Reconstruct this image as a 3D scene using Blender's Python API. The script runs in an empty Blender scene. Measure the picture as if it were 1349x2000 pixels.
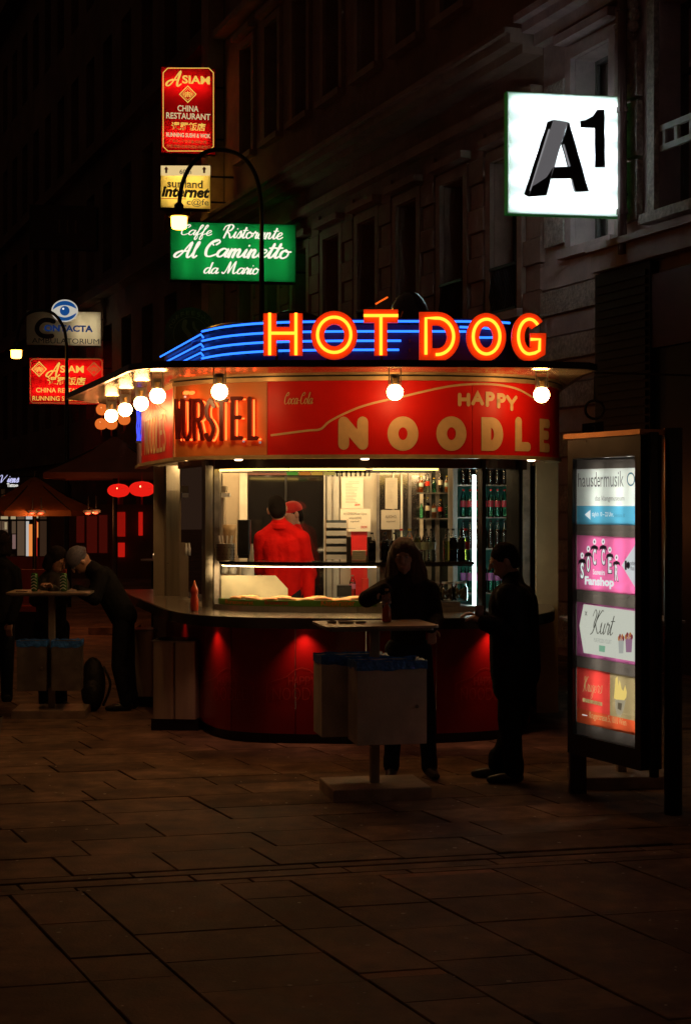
import bpy, bmesh, math, random
from mathutils import Vector, Matrix
random.seed(11)
PI = math.pi
SC = bpy.context.scene
COL = SC.collection

# ------------------------------------------------------------------ camera, world, exposure
CAMZ, F, CX, CY = 1.95, 3080.0, 674.5, 985.0
cam_d = bpy.data.cameras.new("camera"); cam = bpy.data.objects.new("camera", cam_d); COL.objects.link(cam)
cam.location = (0, 0, CAMZ); cam.rotation_euler = (PI/2, 0, 0)
cam_d.sensor_fit = 'VERTICAL'; cam_d.sensor_height = 36; cam_d.lens = F/2000*36
cam_d.shift_y = -15/2000; cam_d.clip_start = 0.1; cam_d.clip_end = 500
SC.camera = cam
W = bpy.data.worlds.new("World"); SC.world = W; W.use_nodes = True
bgn = W.node_tree.nodes["Background"]
bgn.inputs[0].default_value = (1.0, 0.50, 0.30, 1); bgn.inputs[1].default_value = 0.019
SC.view_settings.view_transform = 'Standard'; SC.view_settings.look = 'None'
SC.view_settings.exposure = 0; SC.view_settings.gamma = 1; SC.view_settings.use_curve_mapping = False
SC.render.engine = 'CYCLES'
SC.cycles.use_denoising = True
SC.cycles.max_bounces = 7; SC.cycles.diffuse_bounces = 3; SC.cycles.glossy_bounces = 3
SC.cycles.transparent_max_bounces = 24; SC.cycles.transmission_bounces = 4
SC.cycles.sample_clamp_indirect = 3; SC.cycles.caustics_reflective = False; SC.cycles.caustics_refractive = False

# ------------------------------------------------------------------ materials
MATS = {}
def mat(name, col=(.5,.5,.5), rough=.6, metal=0, var=.15, vs=6, bump=0, bs=60, em=None, es=0, rnd=0,
        mode=None, alpha=None, spec=None, coat=0, dirt=0, stretch=None):
    if name in MATS: return MATS[name]
    m = bpy.data.materials.new(name); m.use_nodes = True; MATS[name] = m
    nt = m.node_tree; N = nt.nodes; L = nt.links
    b = N["Principled BSDF"]; out = N["Material Output"]
    tc = N.new("ShaderNodeTexCoord")
    src = tc.outputs["Object"]
    if stretch:
        mp = N.new("ShaderNodeMapping"); mp.inputs["Scale"].default_value = stretch
        L.new(src, mp.inputs[0]); src = mp.outputs[0]
    no = N.new("ShaderNodeTexNoise"); no.inputs["Scale"].default_value = vs; no.inputs["Detail"].default_value = 5
    L.new(src, no.inputs["Vector"])
    mx = N.new("ShaderNodeMix"); mx.data_type = 'RGBA'
    mx.inputs[6].default_value = tuple(max(0, c*(1-var)) for c in col)+(1,)
    mx.inputs[7].default_value = tuple(min(1, c*(1+var)) for c in col)+(1,)
    mr = N.new("ShaderNodeMapRange"); mr.inputs[1].default_value = .3; mr.inputs[2].default_value = .7
    L.new(no.outputs[0], mr.inputs[0]); L.new(mr.outputs[0], mx.inputs[0])
    cs = mx.outputs[2]
    if dirt:
        n3 = N.new("ShaderNodeTexNoise"); n3.inputs["Scale"].default_value = vs*.23; n3.inputs["Detail"].default_value = 8
        n3.inputs["Roughness"].default_value = .7
        L.new(src, n3.inputs["Vector"])
        r3 = N.new("ShaderNodeMapRange"); r3.inputs[1].default_value = .42; r3.inputs[2].default_value = .62
        r3.inputs[3].default_value = 1-dirt; r3.inputs[4].default_value = 1
        L.new(n3.outputs[0], r3.inputs[0])
        h = N.new("ShaderNodeHueSaturation"); L.new(r3.outputs[0], h.inputs["Value"]); L.new(cs, h.inputs["Color"]); cs = h.outputs[0]
    if rnd:
        oi = N.new("ShaderNodeObjectInfo"); r2 = N.new("ShaderNodeMapRange")
        r2.inputs[3].default_value = 1-rnd; r2.inputs[4].default_value = 1+rnd
        L.new(oi.outputs["Random"], r2.inputs[0])
        h = N.new("ShaderNodeHueSaturation"); L.new(r2.outputs[0], h.inputs["Value"]); L.new(cs, h.inputs["Color"]); cs = h.outputs[0]
    L.new(cs, b.inputs["Base Color"])
    b.inputs["Metallic"].default_value = metal
    rr = N.new("ShaderNodeMapRange"); rr.inputs[3].default_value = max(.03, rough*.8); rr.inputs[4].default_value = min(1, rough*1.2)
    L.new(no.outputs[0], rr.inputs[0]); L.new(rr.outputs[0], b.inputs["Roughness"])
    if spec is not None: b.inputs["Specular IOR Level"].default_value = spec
    if coat: b.inputs["Coat Weight"].default_value = coat; b.inputs["Coat Roughness"].default_value = .08
    if bump:
        n2 = N.new("ShaderNodeTexNoise"); n2.inputs["Scale"].default_value = bs; n2.inputs["Detail"].default_value = 6
        L.new(src, n2.inputs["Vector"])
        bp = N.new("ShaderNodeBump"); bp.inputs["Strength"].default_value = bump; bp.inputs["Distance"].default_value = .02
        L.new(n2.outputs[0], bp.inputs["Height"]); L.new(bp.outputs[0], b.inputs["Normal"])
    if em is not None:
        b.inputs["Emission Color"].default_value = tuple(em)+(1,); b.inputs["Emission Strength"].default_value = es
    if mode == 'glass':      # thin clear pane: reflection over transparency
        tr = N.new("ShaderNodeBsdfTransparent"); tr.inputs[0].default_value = tuple(col)+(1,)
        gl = N.new("ShaderNodeBsdfGlossy"); gl.inputs["Roughness"].default_value = rough; gl.inputs[0].default_value = (1,1,1,1)
        fr = N.new("ShaderNodeFresnel"); fr.inputs[0].default_value = 1.45
        ms = N.new("ShaderNodeMixShader"); L.new(fr.outputs[0], ms.inputs[0]); L.new(tr.outputs[0], ms.inputs[1]); L.new(gl.outputs[0], ms.inputs[2])
        L.new(ms.outputs[0], out.inputs[0])
    if mode == 'trans':      # backlit acrylic
        t = N.new("ShaderNodeBsdfTranslucent"); L.new(cs, t.inputs[0])
        ms = N.new("ShaderNodeMixShader"); ms.inputs[0].default_value = .75
        L.new(b.outputs[0], ms.inputs[1]); L.new(t.outputs[0], ms.inputs[2]); L.new(ms.outputs[0], out.inputs[0])
    return m
def emit(name, col, s): return mat(name, (0,0,0), em=col, es=s, var=0)

# ------------------------------------------------------------------ objects
WM = {}
def _props(o, label=None, cat=None, group=None, kind=None):
    if label: o['label'] = label
    if cat: o['category'] = cat
    if group: o['group'] = group
    if kind: o['kind'] = kind
def thing(name, label, cat, loc=(0,0,0), rz=0, group=None):
    o = bpy.data.objects.new(name, None); COL.objects.link(o); o.empty_display_size = .1
    o.location = loc; o.rotation_euler = (0, 0, rz)
    WM[o.name] = Matrix.Translation(loc) @ Matrix.Rotation(rz, 4, 'Z')
    _props(o, label, cat, group); return o
def link(name, me, parent=None, m=None):
    o = bpy.data.objects.new(name, me); COL.objects.link(o)
    if m and not me.materials: me.materials.append(m)
    if parent is not None: o.parent = parent; WM[o.name] = WM.get(parent.name, Matrix())
    else: WM[o.name] = Matrix()
    return o
def kids(o): return [c for c in bpy.data.objects if c.parent == o]
def dup(root, loc, rz=0, label=None, group=None):
    ks = [(k, kids(k)) for k in kids(root)]
    r = root.copy(); COL.objects.link(r); r.location = loc; r.rotation_euler = (0,0,rz)
    if label: r['label'] = label
    if group: r['group'] = group
    for k, gs in ks:
        c = k.copy(); COL.objects.link(c); c.parent = r
        for g in gs:
            d = g.copy(); COL.objects.link(d); d.parent = c
    return r

def P(px, py, Y): return Vector(((px-CX)*Y/F, Y, CAMZ-(py-CY)*Y/F))
def frame(x, y, z=0, rz=0): return Matrix.Translation((x, y, z)) @ Matrix.Rotation(rz, 4, 'Z')

class MB:
    def __init__(s, M=None): s.v = []; s.f = []; s.M = M or Matrix()
    def add(s, vs, fs):
        n = len(s.v); s.v += [s.M @ Vector(v) for v in vs]; s.f += [tuple(i+n for i in f) for f in fs]; return s
    def box(s, c, d, rz=0, tilt=None):
        hx, hy, hz = d[0]/2, d[1]/2, d[2]/2; T = Matrix.Translation(c) @ Matrix.Rotation(rz, 4, 'Z')
        if tilt: T = T @ Matrix.Rotation(tilt[0], 4, tilt[1])
        vs = [T @ Vector((x, y, z)) for x in (-hx, hx) for y in (-hy, hy) for z in (-hz, hz)]
        return s.add(vs, [(0,1,3,2),(4,6,7,5),(0,4,5,1),(2,3,7,6),(0,2,6,4),(1,5,7,3)])
    def cbox(s, c, d, b=.008, rz=0):     # box with chamfered top rim
        hx, hy, hz = d[0]/2, d[1]/2, d[2]/2; T = Matrix.Translation(c) @ Matrix.Rotation(rz, 4, 'Z'); vs = []
        for (x, y, z) in ((hx,hy,-hz),(hx,hy,hz-b),(hx-b,hy-b,hz)):
            vs += [T @ Vector(p) for p in ((-x,-y,z),(x,-y,z),(x,y,z),(-x,y,z))]
        fs = [(3,2,1,0),(8,9,10,11)]
        for k in (0,4):
            for i in range(4): fs.append((k+i, k+(i+1)%4, k+4+(i+1)%4, k+4+i))
        return s.add(vs, fs)
    def rbox(s, c, d, r=.01, rz=0, seg=3):   # rounded vertical edges
        hx, hy = d[0]/2, d[1]/2; pts = []
        for (sx, sy, a0) in ((1,1,0),(-1,1,PI/2),(-1,-1,PI),(1,-1,1.5*PI)):
            for k in range(seg+1):
                a = a0+PI/2*k/seg; pts.append((sx*(hx-r)+r*math.cos(a), sy*(hy-r)+r*math.sin(a)))
        T = Matrix.Translation(c) @ Matrix.Rotation(rz, 4, 'Z'); n = len(pts)
        vs = [T @ Vector((x, y, z)) for z in (-d[2]/2, d[2]/2) for x, y in pts]
        return s.add(vs, [tuple(range(n-1,-1,-1)), tuple(range(n, 2*n))]+[(i,(i+1)%n,n+(i+1)%n,n+i) for i in range(n)])
    def prism(s, poly, z0, z1):
        n = len(poly); vs = [(x, y, z) for z in (z0, z1) for x, y in poly]
        return s.add(vs, [tuple(range(n-1,-1,-1)), tuple(range(n, 2*n))]+[(i,(i+1)%n,n+(i+1)%n,n+i) for i in range(n)])
    def quad(s, *p): return s.add(p, [tuple(range(len(p)))])
    def tube(s, pts, r, seg=8, closed=False, caps=True):
        pts = [Vector(p) for p in pts]; n = len(pts); rs = r if isinstance(r, (list, tuple)) else [r]*n; vs = []
        up = Vector((0,0,1)); prev = None
        for i, p in enumerate(pts):
            a = pts[(i-1) % n] if closed or i > 0 else p; b = pts[(i+1) % n] if closed or i < n-1 else p
            t = (b-a)
            if t.length < 1e-9: t = Vector((1,0,0))
            t.normalize()
            if prev is None:
                prev = t.cross(up)
                if prev.length < .05: prev = t.cross(Vector((1,0,0)))
            prev = (prev - t*prev.dot(t))
            if prev.length < 1e-6: prev = t.orthogonal()
            prev.normalize(); q = t.cross(prev)
            for k in range(seg):
                an = 2*PI*k/seg; vs.append(p+(prev*math.cos(an)+q*math.sin(an))*rs[i])
        fs = []
        for i in range(n if closed else n-1):
            j = (i+1) % n
            for k in range(seg): fs.append((i*seg+k, i*seg+(k+1)%seg, j*seg+(k+1)%seg, j*seg+k))
        if not closed and caps: fs += [tuple(range(seg-1,-1,-1)), tuple((n-1)*seg+k for k in range(seg))]
        return s.add(vs, fs)
    def lathe(s, prof, seg=16, c=(0,0,0)):
        n = len(prof); vs = []
        for r, z in prof:
            for k in range(seg):
                a = 2*PI*k/seg; vs.append((c[0]+r*math.cos(a), c[1]+r*math.sin(a), c[2]+z))
        fs = [(i*seg+k, i*seg+(k+1)%seg, (i+1)*seg+(k+1)%seg, (i+1)*seg+k) for i in range(n-1) for k in range(seg)]
        return s.add(vs, fs)
    def ell(s, c, r, seg=14, rings=9, Rm=None):
        c = Vector(c); r = (r, r, r) if not isinstance(r, (tuple, list)) else r; vs = []
        for i in range(rings+1):
            th = PI*i/rings
            for k in range(seg):
                a = 2*PI*k/seg; v = Vector((r[0]*math.sin(th)*math.cos(a), r[1]*math.sin(th)*math.sin(a), r[2]*math.cos(th)))
                if Rm: v = Rm @ v
                vs.append(c+v)
        return s.add(vs, [(i*seg+k, (i+1)*seg+k, (i+1)*seg+(k+1)%seg, i*seg+(k+1)%seg) for i in range(rings) for k in range(seg)])
    def cap(s, a, ra, b, rb, seg=14):
        a, b = Vector(a), Vector(b); s.ell(a, ra, seg, 8); s.ell(b, rb, seg, 8)
        return s.tube([a, b], [ra, rb], seg)
    def mesh(s, name, parent=None):
        vs = s.v
        if parent is not None:
            inv = WM.get(parent.name, Matrix()).inverted(); vs = [inv @ v for v in vs]
        me = bpy.data.meshes.new(name); me.from_pydata([tuple(v) for v in vs], [], s.f); return me
    def build(s, name, m, parent=None, smooth=False, label=None, cat=None, group=None, kind=None, weld=False, angle=None):
        me = s.mesh(name, parent)
        bm = bmesh.new(); bm.from_mesh(me)
        if weld: bmesh.ops.remove_doubles(bm, verts=bm.verts, dist=1e-5)
        bmesh.ops.recalc_face_normals(bm, faces=bm.faces); bm.to_mesh(me); bm.free()
        if smooth: me.polygons.foreach_set('use_smooth', [True]*len(me.polygons))
        if smooth and angle:
            try: me.set_sharp_from_angle(angle=angle)
            except Exception: pass
        o = link(name, me, parent, m); _props(o, label, cat, group, kind); return o

def crom(pts, n=8, closed=False):
    pts = [tuple(p) for p in pts]; out = []; m = len(pts); D = len(pts[0])
    for i in range(m if closed else m-1):
        p = [pts[(i+k-1) % m] if closed else pts[min(max(i+k-1, 0), m-1)] for k in range(4)]
        for j in range(n):
            t = j/n; out.append(tuple(.5*(2*p[1][d]+(p[2][d]-p[0][d])*t+(2*p[0][d]-5*p[1][d]+4*p[2][d]-p[3][d])*t*t+(-p[0][d]+3*p[1][d]-3*p[2][d]+p[3][d])*t**3) for d in range(D)))
    if not closed: out.append(pts[-1])
    return out

class Surf:
    """vertical surface over a plan path; s = length along it, z up, off = towards the street"""
    def __init__(s, pts):
        s.p = [Vector((a, b)) for a, b in pts]; s.c = [0]
        for a, b in zip(s.p, s.p[1:]): s.c.append(s.c[-1]+(b-a).length)
        s.L = s.c[-1]
    def seg(s, t):
        for i in range(len(s.p)-1):
            if t <= s.c[i+1] or i == len(s.p)-2: return i
    def nrm(s, i):
        d = (s.p[i+1]-s.p[i]).normalized(); return Vector((d.y, -d.x))
    def at(s, t, z, off=0):
        i = s.seg(t); L = s.c[i+1]-s.c[i]; k = (t-s.c[i])/L if L > 1e-9 else 0
        q = s.p[i].lerp(s.p[i+1], k); n0 = s.nrm(i)
        kk = min(max(k, 0), 1)
        if kk > .5 and i < len(s.p)-2: n = n0.lerp(s.nrm(i+1), kk-.5)
        elif kk < .5 and i > 0: n = n0.lerp(s.nrm(i-1), .5-kk)
        else: n = n0
        n = n.normalized(); return Vector((q.x+n.x*off, q.y+n.y*off, z))
    def px(s, px, py=None, off=0):
        k = (px-CX)/F; best = None
        for i in range(len(s.p)-1):
            a, b = s.p[i], s.p[i+1]
            if off: n = s.nrm(i)*off; a = a+n; b = b+n
            d = b-a; den = d.x-k*d.y
            if abs(den) < 1e-9: continue
            t = (k*a.y-a.x)/den; e = 0 if 0 <= t <= 1 else min(abs(t), abs(t-1))
            Y = a.y+d.y*t
            if Y <= 0: continue
            c = (round(e, 4), Y, s.c[i]+t*(s.c[i+1]-s.c[i]))
            if best is None or c < best: best = c
        e, Y, sl = best
        return (sl, CAMZ-(py-CY)*Y/F if py is not None else Y)
    def wall(s, s0, s1, z0, z1, off0, off1, mb, n=None):
        cuts = sorted(set([s0, s1]+[c for c in s.c if s0 < c < s1]))
        vs = []
        for t in cuts: vs += [s.at(t, z0, off0), s.at(t, z1, off0), s.at(t, z1, off1), s.at(t, z0, off1)]
        fs = []
        for i in range(len(cuts)-1):
            for k in range(4): fs.append((i*4+k, i*4+(k+1)%4, i*4+4+(k+1)%4, i*4+4+k))
        m = (len(cuts)-1)*4
        fs += [(3,2,1,0), (m, m+1, m+2, m+3)]
        return mb.add(vs, fs)
    def face(s, s0, s1, z0, z1, off, mb):
        cuts = sorted(set([s0, s1]+[c for c in s.c if s0 < c < s1])); vs = []
        for t in cuts: vs += [s.at(t, z0, off), s.at(t, z1, off)]
        return mb.add(vs, [(2*i, 2*i+2, 2*i+3, 2*i+1) for i in range(len(cuts)-1)])
    def pxbox(s, x0, y0, x1, y1, off=0):
        m = (x0+x1)/2; return (s.px(x0, y1, off)[0], s.px(m, y1, off)[1], s.px(x1, y0, off)[0], s.px(m, y0, off)[1])

def rib(mb, surf, pts, w, off0, off1, closed=False, round_=True):
    """ribbon stroke on a surface: pts (s,z), w width or list, from off0 (back) to off1 (front)"""
    pts = [Vector(p) for p in pts]
    if closed and (pts[0]-pts[-1]).length < 1e-7: pts = pts[:-1]
    q = [pts[0]]
    for p in pts[1:]:
        if (p-q[-1]).length > 1e-6: q.append(p)
    pts = q; n = len(pts)
    if n < 2: return
    ws = w if isinstance(w, (list, tuple)) else [w]*n
    if len(ws) != n: ws = [ws[min(int(i*len(ws)/n), len(ws)-1)] for i in range(n)]
    L, Rr = [], []
    for i, p in enumerate(pts):
        a = pts[(i-1) % n] if closed or i > 0 else None; b = pts[(i+1) % n] if closed or i < n-1 else None
        d1 = (p-a).normalized() if a is not None else (b-p).normalized(); d2 = (b-p).normalized() if b is not None else d1
        n1 = Vector((-d1.y, d1.x)); n2 = Vector((-d2.y, d2.x)); m = n1+n2
        if m.length < .3: m = n1
        m = m.normalized(); k = 1/max(.6, m.dot(n1))
        L.append(p+m*ws[i]/2*k); Rr.append(p-m*ws[i]/2*k)
    if round_ and not closed:
        for end in (0, n-1):
            c = pts[end]; d = (pts[1]-pts[0] if end == 0 else pts[-1]-pts[-2]).normalized(); hw = ws[end]/2
            sg = -1 if end == 0 else 1; nn = Vector((-d.y, d.x)); el, er = [], []
            for k in range(1, 4):
                an = k*PI/6
                el.append(c+nn*hw*math.cos(an)+d*sg*hw*math.sin(an)); er.append(c-nn*hw*math.cos(an)+d*sg*hw*math.sin(an))
            if end == 0: L = el[::-1]+L; Rr = er[::-1]+Rr
            else: L = L+el; Rr = Rr+er
    N = len(L); vs = []
    for a, b in zip(L, Rr):
        vs += [surf.at(a.x, a.y, off1), surf.at(b.x, b.y, off1)]
        if off0 is not None: vs += [surf.at(b.x, b.y, off0), surf.at(a.x, a.y, off0)]
    fs = []; kq = 2 if off0 is None else 4
    for i in range(N if closed else N-1):
        j = (i+1) % N
        if off0 is None: fs.append((i*2, i*2+1, j*2+1, j*2))
        else:
            for k in range(4): fs.append((i*4+k, i*4+(k+1)%4, j*4+(k+1)%4, j*4+k))
    if off0 is not None and not closed: fs += [(0,1,2,3), tuple((N-1)*4+k for k in (3,2,1,0))]
    mb.add(vs, fs)

def arc(cx, cy, rx, ry, a0, a1, n=14):
    return [(cx+rx*math.cos(math.radians(a0+(a1-a0)*i/n)), cy+ry*math.sin(math.radians(a0+(a1-a0)*i/n))) for i in range(n+1)]
GL = {  # block glyphs as centre lines in a unit box
 'H': [[(0,0),(0,1)],[(1,0),(1,1)],[(0,.52),(1,.52)]],
 'O': ['c', arc(.5,.5,.5,.5,90,450,32)],
 'T': [[(0,1),(1,1)],[(.5,1),(.5,0)]],
 'D': ['c', [(0,0),(0,.5),(0,1),(.35,1)]+arc(.42,.5,.58,.5,88,-88,18)+[(.35,0)]],
 'G': [arc(.5,.5,.5,.5,42,270,20)+[(.75,.03),(.95,.1),(.97,.42),(.55,.42)]],
 'N': [[(0,0),(0,1)],[(0,1),(1,0)],[(1,0),(1,1)]], 'L': [[(0,1),(0,0),(1,0)]],
 'E': [[(1,1),(0,1),(0,0),(1,0)],[(0,.52),(.85,.52)]],
 'A': [[(0,0),(.5,1),(1,0)],[(.2,.35),(.8,.35)]],
 'P': [[(0,0),(0,1),(.5,1)]+arc(.55,.75,.45,.25,85,-85,10)+[(.5,.5),(0,.5)]],
 'Y': [[(0,1),(.5,.5),(1,1)],[(.5,.5),(.5,0)]],
 'W': [[(0,1),(.25,0),(.5,.8),(.75,0),(1,1)]],
 'U': [[(0,1),(0,.3)]+arc(.5,.3,.5,.3,180,360,10)+[(1,1)]],
 'R': [[(0,0),(0,1),(.5,1)]+arc(.55,.75,.45,.25,85,-85,8)+[(.5,.5),(0,.5)],[(.5,.5),(1,0)]],
 'S': [crom([(1,.85),(.55,1),(.08,.8),(.15,.58),(.6,.47),(.98,.25),(.6,.02),(.3,0),(0,.12)],4)],
 'I': [[(.5,0),(.5,1)]], 'C': [arc(.5,.5,.5,.5,50,310,20)],
}
def glyph(surf, ch, box, fn, off=0, dens=True):
    """box = (s0,z0,s1,z1); calls fn(points, closed) for each stroke"""
    g = GL[ch]; closed = g[0] == 'c'
    for st in (g[1:] if closed else g):
        pts = [(box[0]+(box[2]-box[0])*x, box[1]+(box[3]-box[1])*y) for x, y in st]
        if dens:
            q = []
            for a, b in zip(pts, pts[1:]):
                k = max(1, int(math.hypot(b[0]-a[0], b[1]-a[1])/.06)); q += [(a[0]+(b[0]-a[0])*i/k, a[1]+(b[1]-a[1])*i/k) for i in range(k)]
            q.append(pts[-1]); pts = q
        fn(pts, closed)

SG = {  # joined-up handwriting, x-height 1
 'a': (1.1, [[(.9,.85),(.55,1.0),(.2,.7),(.12,.25),(.35,0),(.65,.2),(.95,.95),(.86,.3),(.98,0),(1.25,.25)]]),
 'c': (.9, [[(.85,.8),(.6,1),(.2,.7),(.12,.25),(.4,0),(.75,.1),(1.0,.3)]]),
 'd': (1.15,[[(.9,.85),(.55,1.0),(.2,.7),(.12,.25),(.35,0),(.65,.2),(.92,.9),(1.02,2.0),(.88,.4),(1.0,0),(1.28,.25)]]),
 'e': (.85,[[(0,.3),(.45,.45),(.75,.78),(.58,1.0),(.3,.85),(.15,.35),(.4,0),(.7,.08),(.95,.3)]]),
 'f': (.75,[[(0,.3),(.45,1.1),(.75,1.85),(.6,2.05),(.42,1.7),(.3,.5),(.12,-.6),(.28,-.9),(.46,-.5),(.4,.1),(.8,.3)]]),
 'g': (1.05,[[(.9,.85),(.55,1.0),(.2,.7),(.12,.25),(.35,0),(.65,.2),(.95,.95),(.8,-.4),(.45,-.95),(.15,-.7),(.5,-.2),(1.15,.25)]]),
 'i': (.5, [[(0,.25),(.25,.95),(.18,.3),(.33,0),(.6,.25)],[(.36,1.4),(.38,1.46)]]),
 'k': (.9, [[(0,.3),(.45,1.5),(.48,2.0),(.3,1.8),(.18,.5),(.15,0)],[(.7,.95),(.3,.5),(.7,0),(.95,.25)]]),
 'l': (.5, [[(0,.3),(.42,1.5),(.48,2.0),(.3,1.8),(.18,.5),(.33,0),(.6,.25)]]),
 'm': (1.35,[[(0,.3),(.18,.95),(.18,.5),(.14,0)],[(.16,.4),(.42,.95),(.58,.8),(.52,0)],[(.55,.4),(.82,.95),(1.0,.8),(.95,.2),(1.1,0),(1.4,.25)]]),
 'n': (.95,[[(0,.3),(.18,.95),(.18,.5),(.14,0)],[(.16,.4),(.42,.95),(.6,.8),(.55,.2),(.7,0),(1.0,.25)]]),
 'o': (.95,[[(.5,1),(.18,.75),(.13,.25),(.42,0),(.76,.25),(.78,.72),(.5,1.0),(.62,.8),(1.0,.8)]]),
 'r': (.7, [[(0,.25),(.22,1.05),(.32,.85),(.58,.9),(.5,.3),(.6,0),(.8,.25)]]),
 's': (.65,[[(0,.2),(.4,1.1),(.55,.5),(.45,.02),(.15,.05),(.4,.02),(.72,.25)]]),
 't': (.6, [[(0,.25),(.36,1.2),(.42,1.7),(.25,.4),(.38,0),(.68,.25)],[(.08,1.2),(.7,1.25)]]),
 'u': (.95,[[(0,.6),(.12,.98),(.1,.3),(.3,0),(.58,.25),(.72,.98),(.62,.3),(.75,0),(1.0,.25)]]),
 'C': (1.25,[[(.95,1.45),(1.2,1.8),(.95,2.05),(.5,1.75),(.2,1.0),(.3,.2),(.7,0),(1.25,.3)],[(.7,1.4),(.55,1.7),(.95,1.95)]]),
 'R': (1.45,[[(.55,1.95),(.4,.9),(.25,0)],[(-.1,1.2),(.1,1.8),(.8,2.05),(1.15,1.7),(.9,1.15),(.5,1.0),(.85,.6),(1.15,0),(1.5,.3)]]),
 'A': (1.6, [[(.5,.85),(0,.55),(-.15,.15),(.15,0),(.55,.5),(1.25,2.0),(1.15,.5),(1.3,0),(1.65,.3)],[(.35,.75),(1.2,.85)]]),
 'M': (2.0, [[(-.15,.15),(.1,0),(.35,.6),(.62,2.0),(.72,.5),(.78,.1),(1.05,1.1),(1.4,2.0),(1.42,.5),(1.6,0),(2.0,.3)]]),
 'K': (1.4, [[(-.3,1.5),(.0,2.1),(.35,1.7),(.15,.9),(.2,.5)],[(.75,2.05),(.45,1.0),(.15,.1),(-.2,-.15)],[(1.5,2.0),(1.2,2.05),(.45,1.0),(.8,.3),(1.1,0),(1.45,.25)]]),
 'V': (1.3, [[(-.2,1.6),(.1,2.0),(.35,1.7),(.5,.1),(.9,1.0),(1.3,2.0)]]),
 '-': (.7, [[(.1,.6),(.6,.65)]]), ' ': (.8, []), "'": (.3, [[(.2,2),(.1,1.6)]]),
}
def script(surf, text, pb, m, parent, wt=.17, slant=.28, off=.006, name='lettering'):
    st = []; x = 0
    for ch in text:
        adv, ss = SG[ch]
        for s_ in ss: st.append(crom([(x+a+b*slant, b) for a, b in s_], 5))
        x += adv
    xs = [p[0] for s_ in st for p in s_]; ys = [p[1] for s_ in st for p in s_]
    b = surf.pxbox(*pb, off); kx = (b[2]-b[0])/(max(xs)-min(xs)); ky = (b[3]-b[1])/(max(ys)-min(ys)); mb = MB()
    for i, s_ in enumerate(st):
        ws = []
        for j in range(len(s_)):
            a = s_[max(j-1, 0)]; c = s_[min(j+1, len(s_)-1)]; d = Vector((c[0]-a[0], c[1]-a[1]))
            down = abs(d.y)/(d.length+1e-6) if d.y < 0 else .25
            ws.append(wt*ky*(.5+.65*down))
        q = [(b[0]+(p[0]-min(xs))*kx, b[1]+(p[1]-min(ys))*ky) for p in s_]
        rib(mb, surf, q, ws, None, off+i*.0002)
    return mb.build(name, m, parent)
def txt(surf, s_, pb, m, parent, bold=0, shear=0, off=.006, name='lettering'):
    cu = bpy.data.curves.new("t", 'FONT'); cu.body = s_; cu.offset = bold; cu.shear = shear; cu.resolution_u = 3; cu.size = 1
    cu.fill_mode = 'FRONT'
    o = bpy.data.objects.new("t", cu); COL.objects.link(o)
    dg = bpy.context.evaluated_depsgraph_get(); me = bpy.data.meshes.new_from_object(o.evaluated_get(dg))
    bpy.data.objects.remove(o); bpy.data.curves.remove(cu)
    if not me.vertices: return None
    xs = [v.co.x for v in me.vertices]; ys = [v.co.y for v in me.vertices]
    b = surf.pxbox(*pb, off); x0, y0 = min(xs), min(ys); kx = (b[2]-b[0])/max(1e-6, max(xs)-x0); ky = (b[3]-b[1])/max(1e-6, max(ys)-y0)
    inv = WM.get(parent.name, Matrix()).inverted() if parent else Matrix()
    for v in me.vertices: v.co = inv @ surf.at(b[0]+(v.co.x-x0)*kx, b[1]+(v.co.y-y0)*ky, off)
    me.materials.clear(); me.materials.append(m); me.name = name
    return link(name, me, parent)
def pxpts(surf, pts, off=0): return [surf.px(x, y, off) for x, y in pts]
def poly(surf, pts, m, parent, off=.004, name='print', mb=None):
    own = mb is None; mb = mb or MB()
    mb.add([surf.at(*surf.px(x, y, off), off) for x, y in pts], [tuple(range(len(pts)))])
    return mb.build(name, m, parent) if own else None
def pline(surf, pts, wpx, m, parent, off=.005, name='print', closed=False, smooth=False, mb=None):
    own = mb is None; mb = mb or MB()
    if smooth: pts = crom(pts, 6, closed)
    q = pxpts(surf, pts, off); Y = surf.px(pts[0][0], None, off)[1]
    rib(mb, surf, q, wpx*Y/F, None, off, closed); return mb.build(name, m, parent) if own else None
# ------------------------------------------------------------------ shared materials
steel = mat('brushed_steel', (.5,.47,.42), .3, 1, .12, 40, bump=.05, bs=90, stretch=(1,1,.08))
steel_d = mat('dull_steel', (.33,.3,.27), .42, 1, .2, 14, bump=.08, bs=50, dirt=.35)
blackm = mat('black_metal', (.012,.012,.013), .4, .3, .3, 9)
blackp = mat('black_plastic', (.015,.014,.014), .35, 0, .3, 20)
stone = mat('granite_slab', (.27,.165,.10), .68, 0, .42, 5, bump=.12, bs=60, rnd=.3, dirt=.5, spec=.12)
stone_l = mat('pale_granite_strip', (.42,.22,.13), .7, 0, .2, 12, bump=.2, bs=60, rnd=.1, spec=.1)
joint = mat('joint_sand', (.03,.025,.02), .9, 0, .3, 20)
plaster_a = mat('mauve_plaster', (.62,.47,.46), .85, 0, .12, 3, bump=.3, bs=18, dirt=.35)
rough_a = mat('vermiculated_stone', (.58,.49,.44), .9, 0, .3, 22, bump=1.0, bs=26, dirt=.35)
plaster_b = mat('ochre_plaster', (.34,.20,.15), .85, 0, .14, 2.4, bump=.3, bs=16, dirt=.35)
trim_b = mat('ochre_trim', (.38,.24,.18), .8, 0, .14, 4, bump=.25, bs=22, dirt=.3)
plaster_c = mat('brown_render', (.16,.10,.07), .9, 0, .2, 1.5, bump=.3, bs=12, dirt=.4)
frame_dk = mat('dark_window_frame', (.05,.045,.04), .5)
frame_wh = mat('white_window_frame', (.5,.5,.48), .45)
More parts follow.
